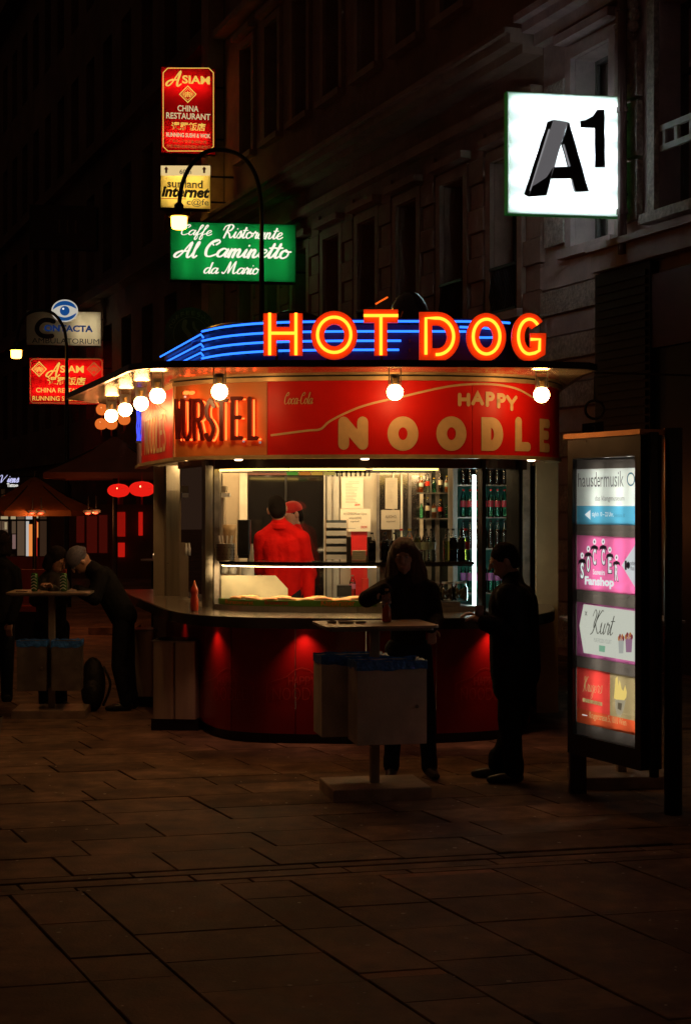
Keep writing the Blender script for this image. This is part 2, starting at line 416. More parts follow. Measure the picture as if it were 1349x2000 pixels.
glass_dk = mat('dark_window_glass', (.012,.016,.018), .06, 0, .3, 2, spec=.8)
clear = mat('clear_pane', (.93,.96,.95), .0, mode='glass')
white_in = mat('white_enamel', (.75,.73,.68), .4, 0, .05, 5)

# ------------------------------------------------------------------ pavement
GU = Vector((.974, .228)); GV = Vector((-.407, .913)); GO = Vector((0, 8.26))
def gp(u, v): q = GO+GU*u+GV*v; return (q.x, q.y)
base = MB(); base.quad((-90,-8,-.016), (60,-8,-.016), (60,110,-.016), (-90,110,-.016))
pav = base.build('pavement', joint, kind='structure')
far = MB(); far.quad((-90,19.3,-.006), (60,19.3,-.006), (60,110,-.006), (-90,110,-.006))
far.build('far_paving', stone, pav)
_sl = {}
def slab(mb, u0, u1, v0, v1, top=0.0, g=.0045, c=.003):
    vs = []
    for z, e in ((-.015, 0), (top-.004, 0), (top, c)):
        gu = g*1.25; gv = g*.4
        vs += [gp(u0+gu+e, v0+gv+e)+(z,), gp(u1-gu-e, v0+gv+e)+(z,), gp(u1-gu-e, v1-gv-e)+(z,), gp(u0+gu+e, v1-gv-e)+(z,)]
    fs = [(8,9,10,11)]+[(k+i, k+(i+1)%4, k+4+(i+1)%4, k+4+i) for k in (0,4) for i in range(4)]
    mb.add(vs, fs)
def put(u0, u1, v0, v1, m=stone):
    mb = MB(); slab(mb, u0, u1, v0, v1, random.uniform(-.003, .003)); mb.build('paving_stone', m, pav)
rg = random.Random(5)
ub = [-4.3,-3.75,-3.3,-2.75,-2.3,-1.72,-1.36,-.66,-.30,.18,.80,1.50,2.0,2.7,3.2]
for a, b in zip(ub, ub[1:]):
    v = -.004; k = rg.random()
    while v > -4.2:
        wide = (b-a) > .55; d = rg.choice([1.25,.95,.5] if wide else [.42,.36,.62]); d *= rg.uniform(.85, 1.15)
        if rg.random() < .12: put(a, b, v-.085, v, stone_l); v -= .085
        put(a, b, v-d, v); v -= d
for v0, v1, m in ((0,.085,stone), (.098,.225,stone), (.238,.33,stone)):      # the double channel
    u = -4.6+rg.random()*.4
    while u < 3.6:
        d = rg.uniform(.8, 1.1); put(u, min(u+d, 3.7), v0, v1, m); u += d
v = .36; n = 0
while v < 4.6:
    d = rg.choice([.34,.42,.38,.46]); u = -5.0-(v*.2)+rg.random()*.7; lim = 3.2+v*.35
    while u < lim:
        w = rg.choice([.55,.8,1.05,.7]); put(u, u+w, v, v+d); u += w
    v += d
mb = MB()
while v < 12.5:
    u = -6.5+rg.random()*.8
    while u < 9:
        w = rg.uniform(.6, 1.2); slab(mb, u, u+w, v, v+.42, rg.uniform(-.002,.002)); u += w
    v += .42
for (ua, ub_) in ((-9,-4.6), (3.6,7.5)):
    vv = -4.2
    while vv < 4.6:
        u = ua
        while u < ub_-.3:
            w = rg.uniform(.6,1.0); slab(mb, u, min(u+w, ub_), vv, vv+.42, 0); u += w
        vv += .42
mb.build('distant_paving_stones', stone, pav, kind='stuff')

# ------------------------------------------------------------------ street facade on the right
X0 = 10.5
def FY(px): return F*X0/(px-CX+F*.378)          # depth of the facade at a picture column
def fp(Y): return (X0-.378*Y, Y)
FS = Surf([fp(72), fp(8)])
def fs(Y): return FS.px(CX+F*(X0-.378*Y)/Y)[0]
def wallwith(name, m, parent, Y0, Y1, ztop, ops, thick=.45, zb=0):
    """wall from far Y0 to near Y1 with openings (Yc, halfwidth, z0, z1)"""
    mb = MB(); s0, s1 = fs(Y0), fs(Y1)
    zs = sorted(set([zb, ztop]+[z for o in ops for z in o[2:4]]))
    for z0, z1 in zip(zs, zs[1:]):
        cut = sorted([(fs(o[0])-o[1], fs(o[0])+o[1]) for o in ops if o[2] <= z0+1e-6 and o[3] >= z1-1e-6]); s = s0
        for a, b in cut:
            if a > s: FS.wall(s, a, z0, z1, -thick, 0, mb)
            s = b
        if s < s1: FS.wall(s, s1, z0, z1, -thick, 0, mb)
    return mb.build(name, m, parent)
curtain = mat('net_curtain', (.48,.46,.43), .9, 0, .2, 9); rg_gap = [.0]
def window(parent, Yc, hw, z0, z1, fm, sur=None, arch=False, guard=False, lit=None):
    s = fs(Yc); mb = MB(); o = -.28; t = .05
    for a, b, c, d in ((s-hw, s-hw+t, z0, z1), (s+hw-t, s+hw, z0, z1), (s-hw+t, s+hw-t, z0, z0+t), (s-hw+t, s+hw-t, z1-t, z1),
                       (s-.03, s+.03, z0+t, z1-t), (s-hw+t, s-.03, z0+(z1-z0)*.66, z0+(z1-z0)*.66+.05), (s+.03, s+hw-t, z0+(z1-z0)*.66, z0+(z1-z0)*.66+.05)):
        FS.wall(a, b, c, d, o-.06, o, mb)
    w = mb.build('window', fm, parent)
    cur = (fm is frame_dk) and z0 < 13 and Yc < 32 and not lit
    mb = MB(); FS.face(s-hw+.02, s+hw-.02, z0+.02, z1-.02, o-.04, mb); mb.build('pane', lit or (clear if cur else glass_dk), w)
    if cur:
        FS_ = FS; mb = MB(); vs = []; n = 24; zz = z0+.02+(z1-z0)*rg.choice([0,0,.35]); 
        for k in range(n+1):
            q = s-hw+.03+(2*hw-.06)*k/n; f = .018*math.sin(k*2.1)
            if .36 < k/n < .36+rg_gap[0]: f = -.12
            vs += [FS.at(q, zz, o-.14+f), FS.at(q, z1-.03, o-.14+f)]
        mb.add(vs, [(2*k,2*k+2,2*k+3,2*k+1) for k in range(n)]); mb.build('curtain', curtain, w)
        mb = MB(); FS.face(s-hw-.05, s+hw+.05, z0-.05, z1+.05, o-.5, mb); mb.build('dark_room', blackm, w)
    if sur:
        mb = MB(); e = .16
        FS.wall(s-hw-e, s-hw-.01, z0, z1+e, .003, .07, mb); FS.wall(s+hw+.01, s+hw+e, z0, z1+e, .003, .07, mb); FS.wall(s-hw-.01, s+hw+.01, z1+.01, z1+e, .003, .07, mb)
        FS.wall(s-hw-e-.06, s+hw+e+.06, z1+e+.06, z1+e+.17, .003, .2, mb)
        mb.build('window_surround', sur, w)
        mb = MB(); FS.wall(s-hw-.2, s+hw+.2, z0-.12, z0-.005, -.2, .16, mb); mb.build('window_sill', sur, w)
    if guard:
        mb = MB()
        for k in range(15):
            q = s-hw+.05+k*(2*hw-.1)/14; mb.tube([FS.at(q, z0+.02, .05), FS.at(q+.02, z0+.25, .12), FS.at(q, z0+.62, .05)], .009, 5)
        FS.wall(s-hw, s+hw, z0+.62, z0+.66, .02, .09, mb); FS.wall(s-hw, s+hw, z0+.02, z0+.05, .02, .09, mb); mb.build('window_guard', blackm, w)
    return w
YA = 20.85
# building A: mauve plaster with rough stone courses, nearest on the right
A = thing('corner_building', 'mauve plastered building with rough stone courses behind the white square sign', 'building', fp(YA)+(0,))
opsA = [(19.62,.46,5.2,7.6), (17.62,.62,5.32,7.75), (19.62,.46,9.4,11.8), (17.62,.62,9.4,11.8), (15.6,.6,5.32,7.75)]
wallwith('wall', plaster_a, A, YA, 12.0, 16, opsA, zb=0)
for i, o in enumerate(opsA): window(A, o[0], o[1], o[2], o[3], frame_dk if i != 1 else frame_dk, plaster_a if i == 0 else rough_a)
def course(par, m, Ya, Yb, z0, z1, proud, name='stone_course', w=1.6):
    a, b = fs(Ya), fs(Yb); n = max(1, round((b-a)/w)); st = (b-a)/n
    for i in range(n):
        mb = MB(); FS.wall(a+i*st+.008, a+(i+1)*st-.008, z0+.014, z1-.014, .003, proud, mb); mb.build(name, m, par)
Ys = FY(1178)
z = 4.74
course(A, plaster_a, YA, Ys, 4.74, 5.08, .06, w=1.7)
for i, (z0, z1) in enumerate(((4.40,4.74), (4.12,4.40), (3.80,4.12), (3.50,3.80), (3.18,3.50), (2.86,3.18), (2.55,2.86), (2.2,2.55), (1.85,2.2), (1.5,1.85), (1.1,1.5), (.7,1.1), (.1,.7))):
    course(A, rough_a if i % 2 == 0 else plaster_a, YA, Ys, z0, z1, .075 if i % 2 == 0 else .05, w=2.2)
mb = MB(); FS.wall(fs(Ys), fs(14), 4.78, 5.02, .003, .18, mb); FS.wall(fs(Ys), fs(14), 5.02, 5.1, .003, .26, mb); mb.build('string_course', plaster_a, A)
mb = MB(); FS.wall(fs(YA)+.02, fs(14), 7.98, 8.14, .003, .16, mb); FS.wall(fs(YA)+.02, fs(14), 8.14, 8.26, .003, .34, mb); FS.wall(fs(YA)+.02, fs(14), 8.26, 8.36, .003, .46, mb); mb.build('cornice', plaster_a, A)
for za, zb_ in ((5.3,6.0), (6.05,6.7), (6.75,7.4), (8.6,9.3), (9.35,10.1), (10.2,10.9)):      # rough quoins between the windows
    for Yq, hw in ((20.45,.26), (18.72,.2), (16.7,.2)):
        mb = MB(); s = fs(Yq); FS.wall(s-hw, s+hw, za, zb_, .003, .09, mb); mb.build('quoin', rough_a, A)
for Yq in (18.72, 16.7):
    mb = MB(); s = fs(Yq)
    for k in range(10):
        a = k*PI/5; mb.ell(FS.at(s+.17*math.cos(a), 7.7+.2*math.sin(a), .1), (.07,.05,.08), 8, 5)
    mb.ell(FS.at(s, 7.7, .12), (.12,.09,.15), 10, 7)
    for k in range(5): mb.ell(FS.at(s+rg.uniform(-.1,.1), 7.38-.1*k, .1), (.06,.05,.07), 8, 5)
    mb.build('stucco_ornament', rough_a, A)
mb = MB(); s = fs(FY(1243)); mb.tube([FS.at(s, 4.9, .2), FS.at(s, 7.9, .2)], .055, 10); mb.tube([FS.at(s, 8.4, .55), FS.at(s, 16, .55)], .055, 10)
for z in (5.4, 6.6, 7.8): mb.tube([FS.at(s, z-.03, .2), FS.at(s, z+.03, .2)], .07, 10)
mb.build('drainpipe', mat('brown_pipe', (.16,.09,.08), .5), A)
mb = MB(); s = fs(17.62)                                              # pale rail across the nearer window
FS.wall(s-.62, s+.62, 6.02, 6.09, -.05, .0, mb); FS.wall(s-.62, s+.62, 6.25, 6.32, -.05, .0, mb)
for q in (-.55,-.3,0,.3,.55): FS.wall(s+q-.03, s+q+.03, 6.09, 6.25, -.04, -.01, mb)
mb.build('window_rail', mat('pale_rail', (.6,.6,.57), .5), A)
# dark shop portal with a slatted shutter
mb = MB(); FS.wall(fs(Ys), fs(FY(1286)), .05, 4.76, .003, .12, mb); mb.build('portal', blackm, A)
for k in range(44):
    mb = MB(); z = .3+k*.1; FS.wall(fs(Ys)+.06, fs(FY(1286))-.06, z, z+.07, .123, .15, mb); mb.build('shutter_slat', blackm, A)
mb = MB(); FS.wall(fs(FY(1286)), fs(13), 3.75, 4.6, .003, .1, mb); mb.build('fascia_board', mat('maroon_board', (.09,.03,.03), .5, dirt=.3), A)
mb = MB(); FS.wall(fs(FY(1286)), fs(13), .05, 3.74, .003, .05, mb); mb.build('shop_front', mat('dark_green_front', (.015,.022,.016), .3), A)
# building B: ochre, long row of windows
YB = 34.8
Bd = thing('ochre_building', 'long ochre building with rows of tall windows behind the kiosk roof', 'building', fp(YB)+(0,))
ops = []
for k in range(8):
    Yc = 21.85+1.62*k
    ops += [(Yc,.4,4.6,6.75), (Yc,.4,9.3,11.6), (Yc,.4,12.9,15.1)]
    ops += [(Yc,.5,.9,3.4)]
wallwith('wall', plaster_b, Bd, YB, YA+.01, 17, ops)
for i, o in enumerate(ops): window(Bd, o[0], o[1], o[2], o[3], frame_dk, trim_b if i % 4 != 3 else None, guard=(i % 4 == 0))
for za, zb_, pr in ((4.15,4.3,.2), (4.3,4.36,.26), (7.35,7.5,.18), (7.9,8.02,.3), (8.02,8.14,.48), (8.14,8.22,.56), (12.2,12.35,.3), (16.5,17,.6)):
    mb = MB(); FS.wall(fs(YB)+.01, fs(YA+.03), za, zb_, .003, pr, mb); mb.build('cornice', trim_b, Bd)
for k in range(9):
    Yq = 21.04+1.62*k
    for j in range(8):
        za = 4.45+j*.35; mb = MB(); s = fs(Yq); h = .2 if j % 2 else .25; FS.wall(s-h, s+h, za, za+.33, .003, .05 if j % 2 else .08, mb); mb.build('pier_block', plaster_b, Bd)
# building C: farther, dark
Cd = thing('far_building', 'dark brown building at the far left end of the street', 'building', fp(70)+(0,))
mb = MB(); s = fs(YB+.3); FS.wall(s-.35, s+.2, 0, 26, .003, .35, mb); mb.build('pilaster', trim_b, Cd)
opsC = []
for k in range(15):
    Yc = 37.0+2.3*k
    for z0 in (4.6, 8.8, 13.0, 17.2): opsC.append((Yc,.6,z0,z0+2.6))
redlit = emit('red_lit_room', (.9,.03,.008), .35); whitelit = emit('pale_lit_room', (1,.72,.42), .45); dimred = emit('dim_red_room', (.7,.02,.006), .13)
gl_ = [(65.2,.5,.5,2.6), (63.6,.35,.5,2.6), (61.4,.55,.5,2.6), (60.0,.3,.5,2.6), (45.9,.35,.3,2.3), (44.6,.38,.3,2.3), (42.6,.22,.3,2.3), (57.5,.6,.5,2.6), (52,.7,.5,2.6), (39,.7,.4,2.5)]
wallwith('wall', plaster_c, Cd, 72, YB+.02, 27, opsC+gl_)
for o in opsC: window(Cd, o[0], o[1], o[2], o[3], frame_dk, None)
lits = [whitelit, None, whitelit, redlit, dimred, redlit, redlit, None, None, None]
for o, l in zip(gl_, lits): window(Cd, o[0], o[1], o[2], o[3], frame_dk, None, lit=l)
for za, zb_, pr in ((3.3,3.6,.3), (8.0,8.3,.4), (12.3,12.5,.3), (21,21.4,.7)):
    mb = MB(); FS.wall(fs(71), fs(YB+.6), za, zb_, .003, pr, mb); mb.build('cornice', plaster_c, Cd)
mb = MB()
mb.prism([(-26,71), (-8,74), (-8,80), (-26,80)], 0, 27)
Ed = thing('end_building', 'unlit dark block closing off the far end of the street', 'building', (-17,72,0)); mb.build('wall', plaster_c, Ed)
# ------------------------------------------------------------------ the kiosk
K = thing('hot_dog_kiosk', 'red rounded snack kiosk with steel counter, big windows and flat overhanging roof', 'kiosk', (.2,14,0))
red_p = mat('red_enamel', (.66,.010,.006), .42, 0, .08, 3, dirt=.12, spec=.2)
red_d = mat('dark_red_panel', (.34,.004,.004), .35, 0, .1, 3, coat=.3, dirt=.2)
gold = mat('gold_trim', (.62,.45,.24), .38, .6, .12, 12)
cream = mat('tan_letter', (.62,.40,.19), .5, 0, .06, 20)
orangep = mat('orange_panel', (.50,.17,.035), .45, 0, .08, 3)
postm = mat('post_steel', (.42,.38,.31), .3, 1, .15, 30, stretch=(1,1,.05))
BP = Surf([(-1.98,16.6), (-1.72,15.2), (-1.2,13.48)]+crom([(-1.2,13.48), (-1.07,13.18), (-.9,13.0), (-.6,12.87), (-.1,12.81), (.4,12.82), (.8,12.88), (1.15,13.0), (1.42,13.22), (1.58,13.55)],5)[1:]+[(1.7,15.0), (1.7,17)])
sA, sB = BP.c[2], BP.c[-3]
# plinth, dark red base panels, seams
mb = MB(); BP.wall(0, BP.L, 0.0, .1, -.12, -.03, mb); mb.build('plinth', blackm, K)
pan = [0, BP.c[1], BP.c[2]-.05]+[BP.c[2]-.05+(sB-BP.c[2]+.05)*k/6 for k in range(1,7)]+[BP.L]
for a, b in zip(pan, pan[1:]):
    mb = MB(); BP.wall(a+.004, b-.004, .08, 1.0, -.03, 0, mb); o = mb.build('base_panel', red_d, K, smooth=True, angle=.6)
# engraved logo plates (thin raised outline) on the base
enl = mat('engraved_outline', (.5,.06,.05), .4, .2)
for c, wx in ((445,1.0), (590,1.35), (948,1.15), (760,1.2)):
    mb = MB(); y0, y1 = 1370, 1310; hw = 68*wx*.75
    top = [(c-hw,y0), (c-hw,y1+25), (c-hw*.8,y1+20), (c-hw*.45,y1+12), (c-hw*.2,y1-2), (c,y1-6), (c+hw*.2,y1-2), (c+hw*.45,y1+12), (c+hw*.8,y1+20), (c+hw,y1+25), (c+hw,y0)]
    pline(BP, top, 1.1, enl, K, .004, closed=True, mb=mb)
    for i, ch in enumerate('NOODLE'):
        x = c-hw*.82+i*hw*.28; s0, z0 = BP.px(x, 1366, .004); s1, z1 = BP.px(x+hw*.2, 1344, .004)
        glyph(BP, ch, (s0,z0,s1,z1), lambda p, cl: rib(mb, BP, p, .006, None, .005, cl))
    for i, ch in enumerate('HAPPY'):
        x = c-hw*.38+i*hw*.16; s0, z0 = BP.px(x, 1338, .004); s1, z1 = BP.px(x+hw*.12, 1322, .004)
        glyph(BP, ch, (s0,z0,s1,z1), lambda p, cl: rib(mb, BP, p, .005, None, .005, cl))
    mb.build('embossed_logo', enl, K)
# counter
CO = crom([(-2.30,16.3),(-2.06,15.3),(-1.63,13.7),(-1.42,13.0),(-1.2,12.6),(-.95,12.38),(-.6,12.25),(.1,12.17),(.8,12.2),(1.25,12.35),(1.6,12.75),(1.75,13.3),(1.85,14.5)],5)
inn = [(BP.at(BP.L*(1-k/40), 0, -.25)[:2]) for k in range(41)]
mb = MB(); pl = [tuple(p) for p in CO]+[tuple(p) for p in inn if p[1] < 16.4]
bm = bmesh.new(); vv = [bm.verts.new((x, y, 1.035)) for x, y in pl]; f = bm.faces.new(vv); r_ = bmesh.ops.extrude_face_region(bm, geom=[f])
bmesh.ops.translate(bm, verts=[g for g in r_['geom'] if isinstance(g, bmesh.types.BMVert)], vec=(0,0,.035)); bmesh.ops.recalc_face_normals(bm, faces=bm.faces)
bmesh.ops.triangulate(bm, faces=[f for f in bm.faces if len(f.verts) > 4])
me = bpy.data.meshes.new('counter'); bm.transform(WM[K.name].inverted()); bm.to_mesh(me); bm.free(); link('counter', me, K, mat('counter_steel', (.52,.43,.34), .24, .92, .15, 8, bump=.06, bs=30, dirt=.2))
CS = Surf(CO)
mb = MB(); CS.wall(.01, CS.L-.01, .985, 1.065, -.03, .012, mb); mb.build('counter_rim', mat('rim_steel', (.34,.28,.22), .18, 1, .2, 6), K, smooth=True, angle=.6)
# under-counter spot lamps
spotm = emit('under_counter_lamp', (1,.35,.2), 3)
for px_ in (425, 595, 955, 362, 800):
    s, z = BP.px(px_, 1240); q = BP.at(s, .99, .075)
    mb = MB(); mb.tube([q, q+Vector((0,0,-.02))], .03, 10); h = mb.build('spot_housing', steel, K)
    dim = px_ in (362, 800)
    ld = bpy.data.lights.new('spot_light', 'SPOT'); ld.energy = {425:6.5,595:10.0,955:8.0,362:2,800:.8}[px_]; ld.color = (1,.42,.25); ld.spot_size = 1.75; ld.spot_blend = 1.0; ld.shadow_soft_size = .02
    lo_ = bpy.data.objects.new('spot_light', ld); COL.objects.link(lo_); lo_.parent = h; lo_.location = WM[K.name].inverted() @ (q+Vector((0,0,-.03)))
    mb = MB(); mb.tube([q+Vector((0,0,-.021)), q+Vector((0,0,-.024))], .022, 10); mb.build('spot_lens', spotm if not dim else emit('weak_spot_lens', (1,.25,.08), .6), h)
# window posts, panes, head rail
def post(px_, yb, w, d=.07, z1=2.32, m=postm):
    s, z = BP.px(px_, yb); mb = MB(); BP.wall(s-w/2, s+w/2, 1.072, z1, -d, .02, mb); return mb.build('window_post', m, K)
post(326,1163,.17,.2); post(402,1186,.115,.12)
mb = MB(); s = BP.px(420,1150)[0]; BP.wall(s-.05,s-.02,1.072,2.32,-.05,.0,mb); mb.build('window_post', steel_d, K)
post(942,1150,.035,.05, m=blackm); post(1036,1150,.07,.1, m=blackm); post(1046,1150,.03,.1, m=steel_d)
s1 = BP.px(420,1150)[0]; s2 = BP.px(934,1150)[0]; s3 = BP.px(1034,1150)[0]
mb = MB(); BP.face(s2+.03, s3-.03, 1.1, 2.3, -.03, mb); mb.build('window_pane', clear, K)
clear2 = mat('clear_side_pane', (.95,.96,.95), .0, mode='glass'); clear2.node_tree.nodes['Fresnel'].inputs[0].default_value = 1.12
mb = MB(); BP.face(BP.px(345,1150)[0], BP.px(388,1150)[0], 1.1, 2.3, -.03, mb); mb.build('window_pane', clear2, K)
sp = [s1+.01, BP.px(640,1150)[0], BP.px(790,1150)[0], s2-.02]
mb = MB(); BP.wall(s1-.03, s3, 2.245, 2.345, -.1, -.012, mb); BP.wall(BP.px(345,1150)[0], s1-.06, 2.28, 2.345, -.1, -.012, mb); mb.build('head_rail', mat('brown_rail', (.10,.07,.045), .45, .5), K)
ledm = emit('led_strip', (1,.60,.12), 6.0)
mb = MB(); BP.wall(BP.px(422,1150)[0], BP.px(560,1150)[0], 2.228, 2.243, -.05, -.03, mb); BP.wall(BP.px(563,1150)[0], BP.px(714,1150)[0], 2.228, 2.243, -.05, -.03, mb); BP.wall(BP.px(728,1150)[0], BP.px(857,1150)[0], 2.228, 2.243, -.05, -.03, mb)
mb.build('light_strip', ledm, K)
mb = MB(); BP.wall(BP.px(424,1150)[0], BP.px(925,1150)[0], 2.268, 2.33, -.145, -.125, mb); mb.build('added_inner_lamp', emit('added_inner_lamp', (1,.68,.34), 15), K)  # hidden lamp added behind the rail to light the room inwards
# right hand column and rear annex
mb = MB(); mb.box((1.78,13.98,1.22), (.19,.1,2.22)); mb.build('corner_column', mat('beige_column', (.42,.31,.17), .5, 0, .1, 4, dirt=.25), K)
mb = MB(); mb.box((1.76,15.5,1.2), (.1,2.9,2.2)); mb.box((1.2,17.0,1.2), (1.0,.1,2.2)); mb.build('side_wall', blackm, K)
# ceiling of the kiosk, floor, back wall bits
inner = [(-1.9,16.5), (-1.62,15.1), (-1.1,13.55), (-.8,13.1), (0,12.95), (.9,13.05), (1.4,13.5), (1.6,15), (1.6,16.5)]
mb = MB(); mb.prism(inner, 2.36, 2.4); mb.build('ceiling', mat('ceiling_cream', (.6,.5,.34), .6), K)
mb = MB(); mb.prism(inner, .04, .25); mb.build('floor', mat('floor_rubber', (.1,.09,.08), .7), K)
# fascia
FP = Surf([(-2.14,16.2), (-1.95,15.1), (-1.415,13.15)]+crom([(-1.415,13.15), (-1.1,12.82), (-.62,12.6), (-.2,12.52), (.3,12.48), (.8,12.52), (1.2,12.64), (1.5,12.86), (1.72,13.2), (1.84,13.6)],5)[1:]+[(1.9,15.5)])
sc = FP.c[2]; sr = FP.px(522,800)[0]
ztop, zbot = 2.93, 2.345
def fseg(a, b, m, name='fascia_panel', n=1):
    for i in range(n):
        x, y = a+(b-a)*i/n, a+(b-a)*(i+1)/n
        mb = MB(); FP.wall(x+.002, y-.002, zbot, ztop, -.06, 0, mb); mb.build(name, m, K, smooth=True, angle=.6)
fseg(0, FP.c[1], mat('mauve_panel', (.25,.15,.2), .4)); fseg(FP.c[1], sc, red_p); fseg(sc, sr, orangep); fseg(sr, FP.L, red_p, n=3)
mb = MB(); FP.wall(0, FP.L, zbot-.03, zbot-.001, -.09, .02, mb); FP.wall(sc-.03, FP.L, ztop+.001, ztop+.032, -.04, .03, mb); FP.wall(sc-.03, FP.L, ztop+.045, ztop+.062, -.04, .05, mb)
mb.tube([FP.at(sc, zbot, .01), FP.at(sc, ztop+.05, .01)], .012, 8); mb.build('fascia_trim', gold, K)
mb = MB(); FP.wall(sc, FP.L, ztop+.032, ztop+.045, -.04, .02, mb); mb.build('cable_duct', blackm, K)
mb = MB(); FP.wall(sc-.02, FP.L, ztop+.062, 2.99, -.1, -.02, mb); FP.wall(0, sc-.02, ztop, 2.99, -.1, -.02, mb); mb.build('fascia_head', mat('ochre_head', (.5,.25,.07), .4, .3), K)
# fascia underside downlights
for px_ in (462, 712, 1044):
    s, z = FP.px(px_, 893); q = FP.at(s, zbot-.031, -.035)
    mb = MB(); mb.lathe([(.034,0), (.034,-.006), (.026,-.012), (0,-.013)], 14, q); mb.build('downlight', emit('downlight_lens', (1,.75,.45), 5), K, smooth=True)
# lettering on the fascia: white line, HAPPY NOODLE
mb = MB(); pline(FP, [(530,850),(600,841),(626,838),(645,822),(690,800),(730,787),(780,776),(830,764),(880,754),(930,750),(975,752),(1010,760),(1040,776),(1062,790)], 4.2, cream, K, .004, smooth=True, mb=mb); mb.build('printed_line', cream, K)
for i, (ch, x0, y0, x1, y1) in enumerate((('N',671,824,708,868), ('O',767,824,806,870), ('O',862,824,900,870), ('D',949,826,973,870), ('L',1012,824,1030,872), ('E',1057,828,1070,874))):
    a = FP.px(x0, y1, .004); b = FP.px(x1, y0, .004); mb = MB()
    glyph(FP, ch, (a[0],a[1],b[0],b[1]), lambda p, cl: rib(mb, FP, p, .086 if ch not in 'LE' else .075, None, .004+random.random()*.001, cl))
    mb.build('noodle_letter', cream, K)
for (ch, x0, y0, x1, y1, r) in (('H',897,771,914,790,0), ('A',923,768,941,788,0), ('P',951,769,962,791,0), ('P',973,772,984,794,0), ('Y',990,776,1007,799,0)):
    a = FP.px(x0, y1, .004); b = FP.px(x1, y0, .004); mb = MB()
    glyph(FP, ch, (a[0],a[1],b[0],b[1]), lambda p, cl: rib(mb, FP, p, .03, None, .004+random.random()*.001, cl))
    mb.build('happy_letter', cream, K)
script(FP, 'Coca-Cola', (556,766,611,789), cream, K, wt=.15, slant=.3, off=.004, name='script_lettering')
# the side panel print
FSide = Surf([(-1.95,15.1), (-1.415,13.15)])
for i, ch in enumerate('NOODLES'):
    s0 = .25+i*.19; mb = MB(); glyph(FSide, ch, (s0, 2.43, s0+.12, 2.72), lambda p, cl: rib(mb, FSide, p, .04, None, .005+random.random()*.001, cl)); mb.build('noodle_letter', cream, K)
for k in range(5):
    mb = MB(); q = crom([(.75+k*.05, 2.9), (.62+k*.1, 2.85), (.5+k*.19, 2.8), (.3+k*.3, 2.76)], 6); rib(mb, FSide, q, .008, None, .005); mb.build('printed_line', cream, K)
mb = MB(); rib(mb, FSide, [(.06,2.42), (.06,2.62), (.16,2.72)], .014, None, .005); rib(mb, FSide, [(1.75,2.45), (1.75,2.55)], .012, None, .005); mb.build('printed_line', cream, K)
# roof slab, ribbed soffit, crown
roof = [(-1.30,11.93), (-1.52,12.03), (-1.68,12.25), (-2.0,13.25), (-2.74,15.5), (-2.46,16.4), (-2.2,17.3), (2.0,17.3), (1.98,15), (1.92,12.75), (1.95,12.25), (1.86,12.07), (1.4,11.93), (.4,11.87), (-.4,11.88)]
roofm = mat('roof_black', (.012,.011,.014), .3, .2, .2, 4)
mb = MB(); mb.prism(roof[::-1], 3.005, 3.03); mb.build('roof', roofm, K)
RS = Surf([roof[-11], ]+[roof[i] for i in (4,3,2,1,0,14,13,12,11,10,9,8)]) if False else Surf([roof[i] for i in (5,4,3,2,1,0,14,13,12,11,10,9,8)])
mb = MB(); RS.wall(0, RS.L, 2.985, 3.037, -.03, .004, mb); mb.build('roof_edge', mat('edge_metal', (.05,.045,.05), .25, .8), K)
soff = mat('soffit_metal', (.72,.58,.40), .16, .85, .08, 5)
def clipx(y):
    xs = []
    n = len(roof)
    for i in range(n):
        a, b = roof[i], roof[(i+1)%n]
        if (a[1]-y)*(b[1]-y) < 0: xs.append(a[0]+(b[0]-a[0])*(y-a[1])/(b[1]-a[1]))
    return (min(xs), max(xs)) if len(xs) > 1 else None
y = 11.9
while y < 16.2:
    c0, c1 = clipx(y+.008), clipx(y+.112)
    if c0 and c1:
        a = max(c0[0], c1[0])+.02; b = min(c0[1], c1[1])-.02; mb = MB(); vs = []; n = 6
        for x in (a, b):
            for k in range(n+1):
                t = k/n; vs.append((x, y+.004+t*.112, 2.998-.014*math.sin(PI*t)))
        mb.add(vs, [(k, k+1, n+2+k, n+1+k) for k in range(n)]); mb.build('soffit_strip', soff, K, smooth=True)
    y += .12
CR = Surf([(-1.78,15.5), (-1.17,13.3)]+crom([(-1.17,13.3), (-.95,12.95), (-.63,12.7), (-.2,12.6), (.2,12.58), (.6,12.58), (1.02,12.6), (1.3,12.7), (1.42,13.0)], 4)[1:]+[(1.5,15.5)])
c1 = CR.c[1]
mb = MB(); CR.wall(0, CR.L, 3.031, 3.43, -.1, 0, mb); mb.build('crown', mat('crown_blue_black', (.03,.03,.08), .35, 0), K, smooth=True, angle=.6)
mb = MB(); mb.prism([(q.x,q.y) for q in CR.p][::-1], 3.38, 3.42); mb.build('crown_top', roofm, K)
blue = emit('blue_neon', (.02,.15,1), 2.7)
for i, (z, e) in enumerate(((3.405,985), (3.325,905), (3.25,780), (3.178,776))):
    sE = CR.px(e, 640)[0]
    mb = MB(); n = 40; mb.tube([CR.at(c1+.01+(sE-c1)*k/n, z, .045) for k in range(n+1)], .009, 8); mb.build('neon_tube', blue, K, smooth=True)
    mb = MB(); mb.tube([CR.at(c1-.03, z-.05, .02), CR.at(c1-.03, z-.02, .045), CR.at(.05, z-.01, .045)], .008, 8); mb.build('neon_tube', blue, K, smooth=True)
mb = MB(); s = CR.px(955,650)[0]; mb.tube(crom([CR.at(s-.25,3.36,.05), CR.at(s-.02,3.35,.06), CR.at(s+.06,3.31,.06), CR.at(s,3.28,.06), CR.at(s-.2,3.28,.05)],5), .009, 8); mb.build('neon_tube', blue, K, smooth=True)
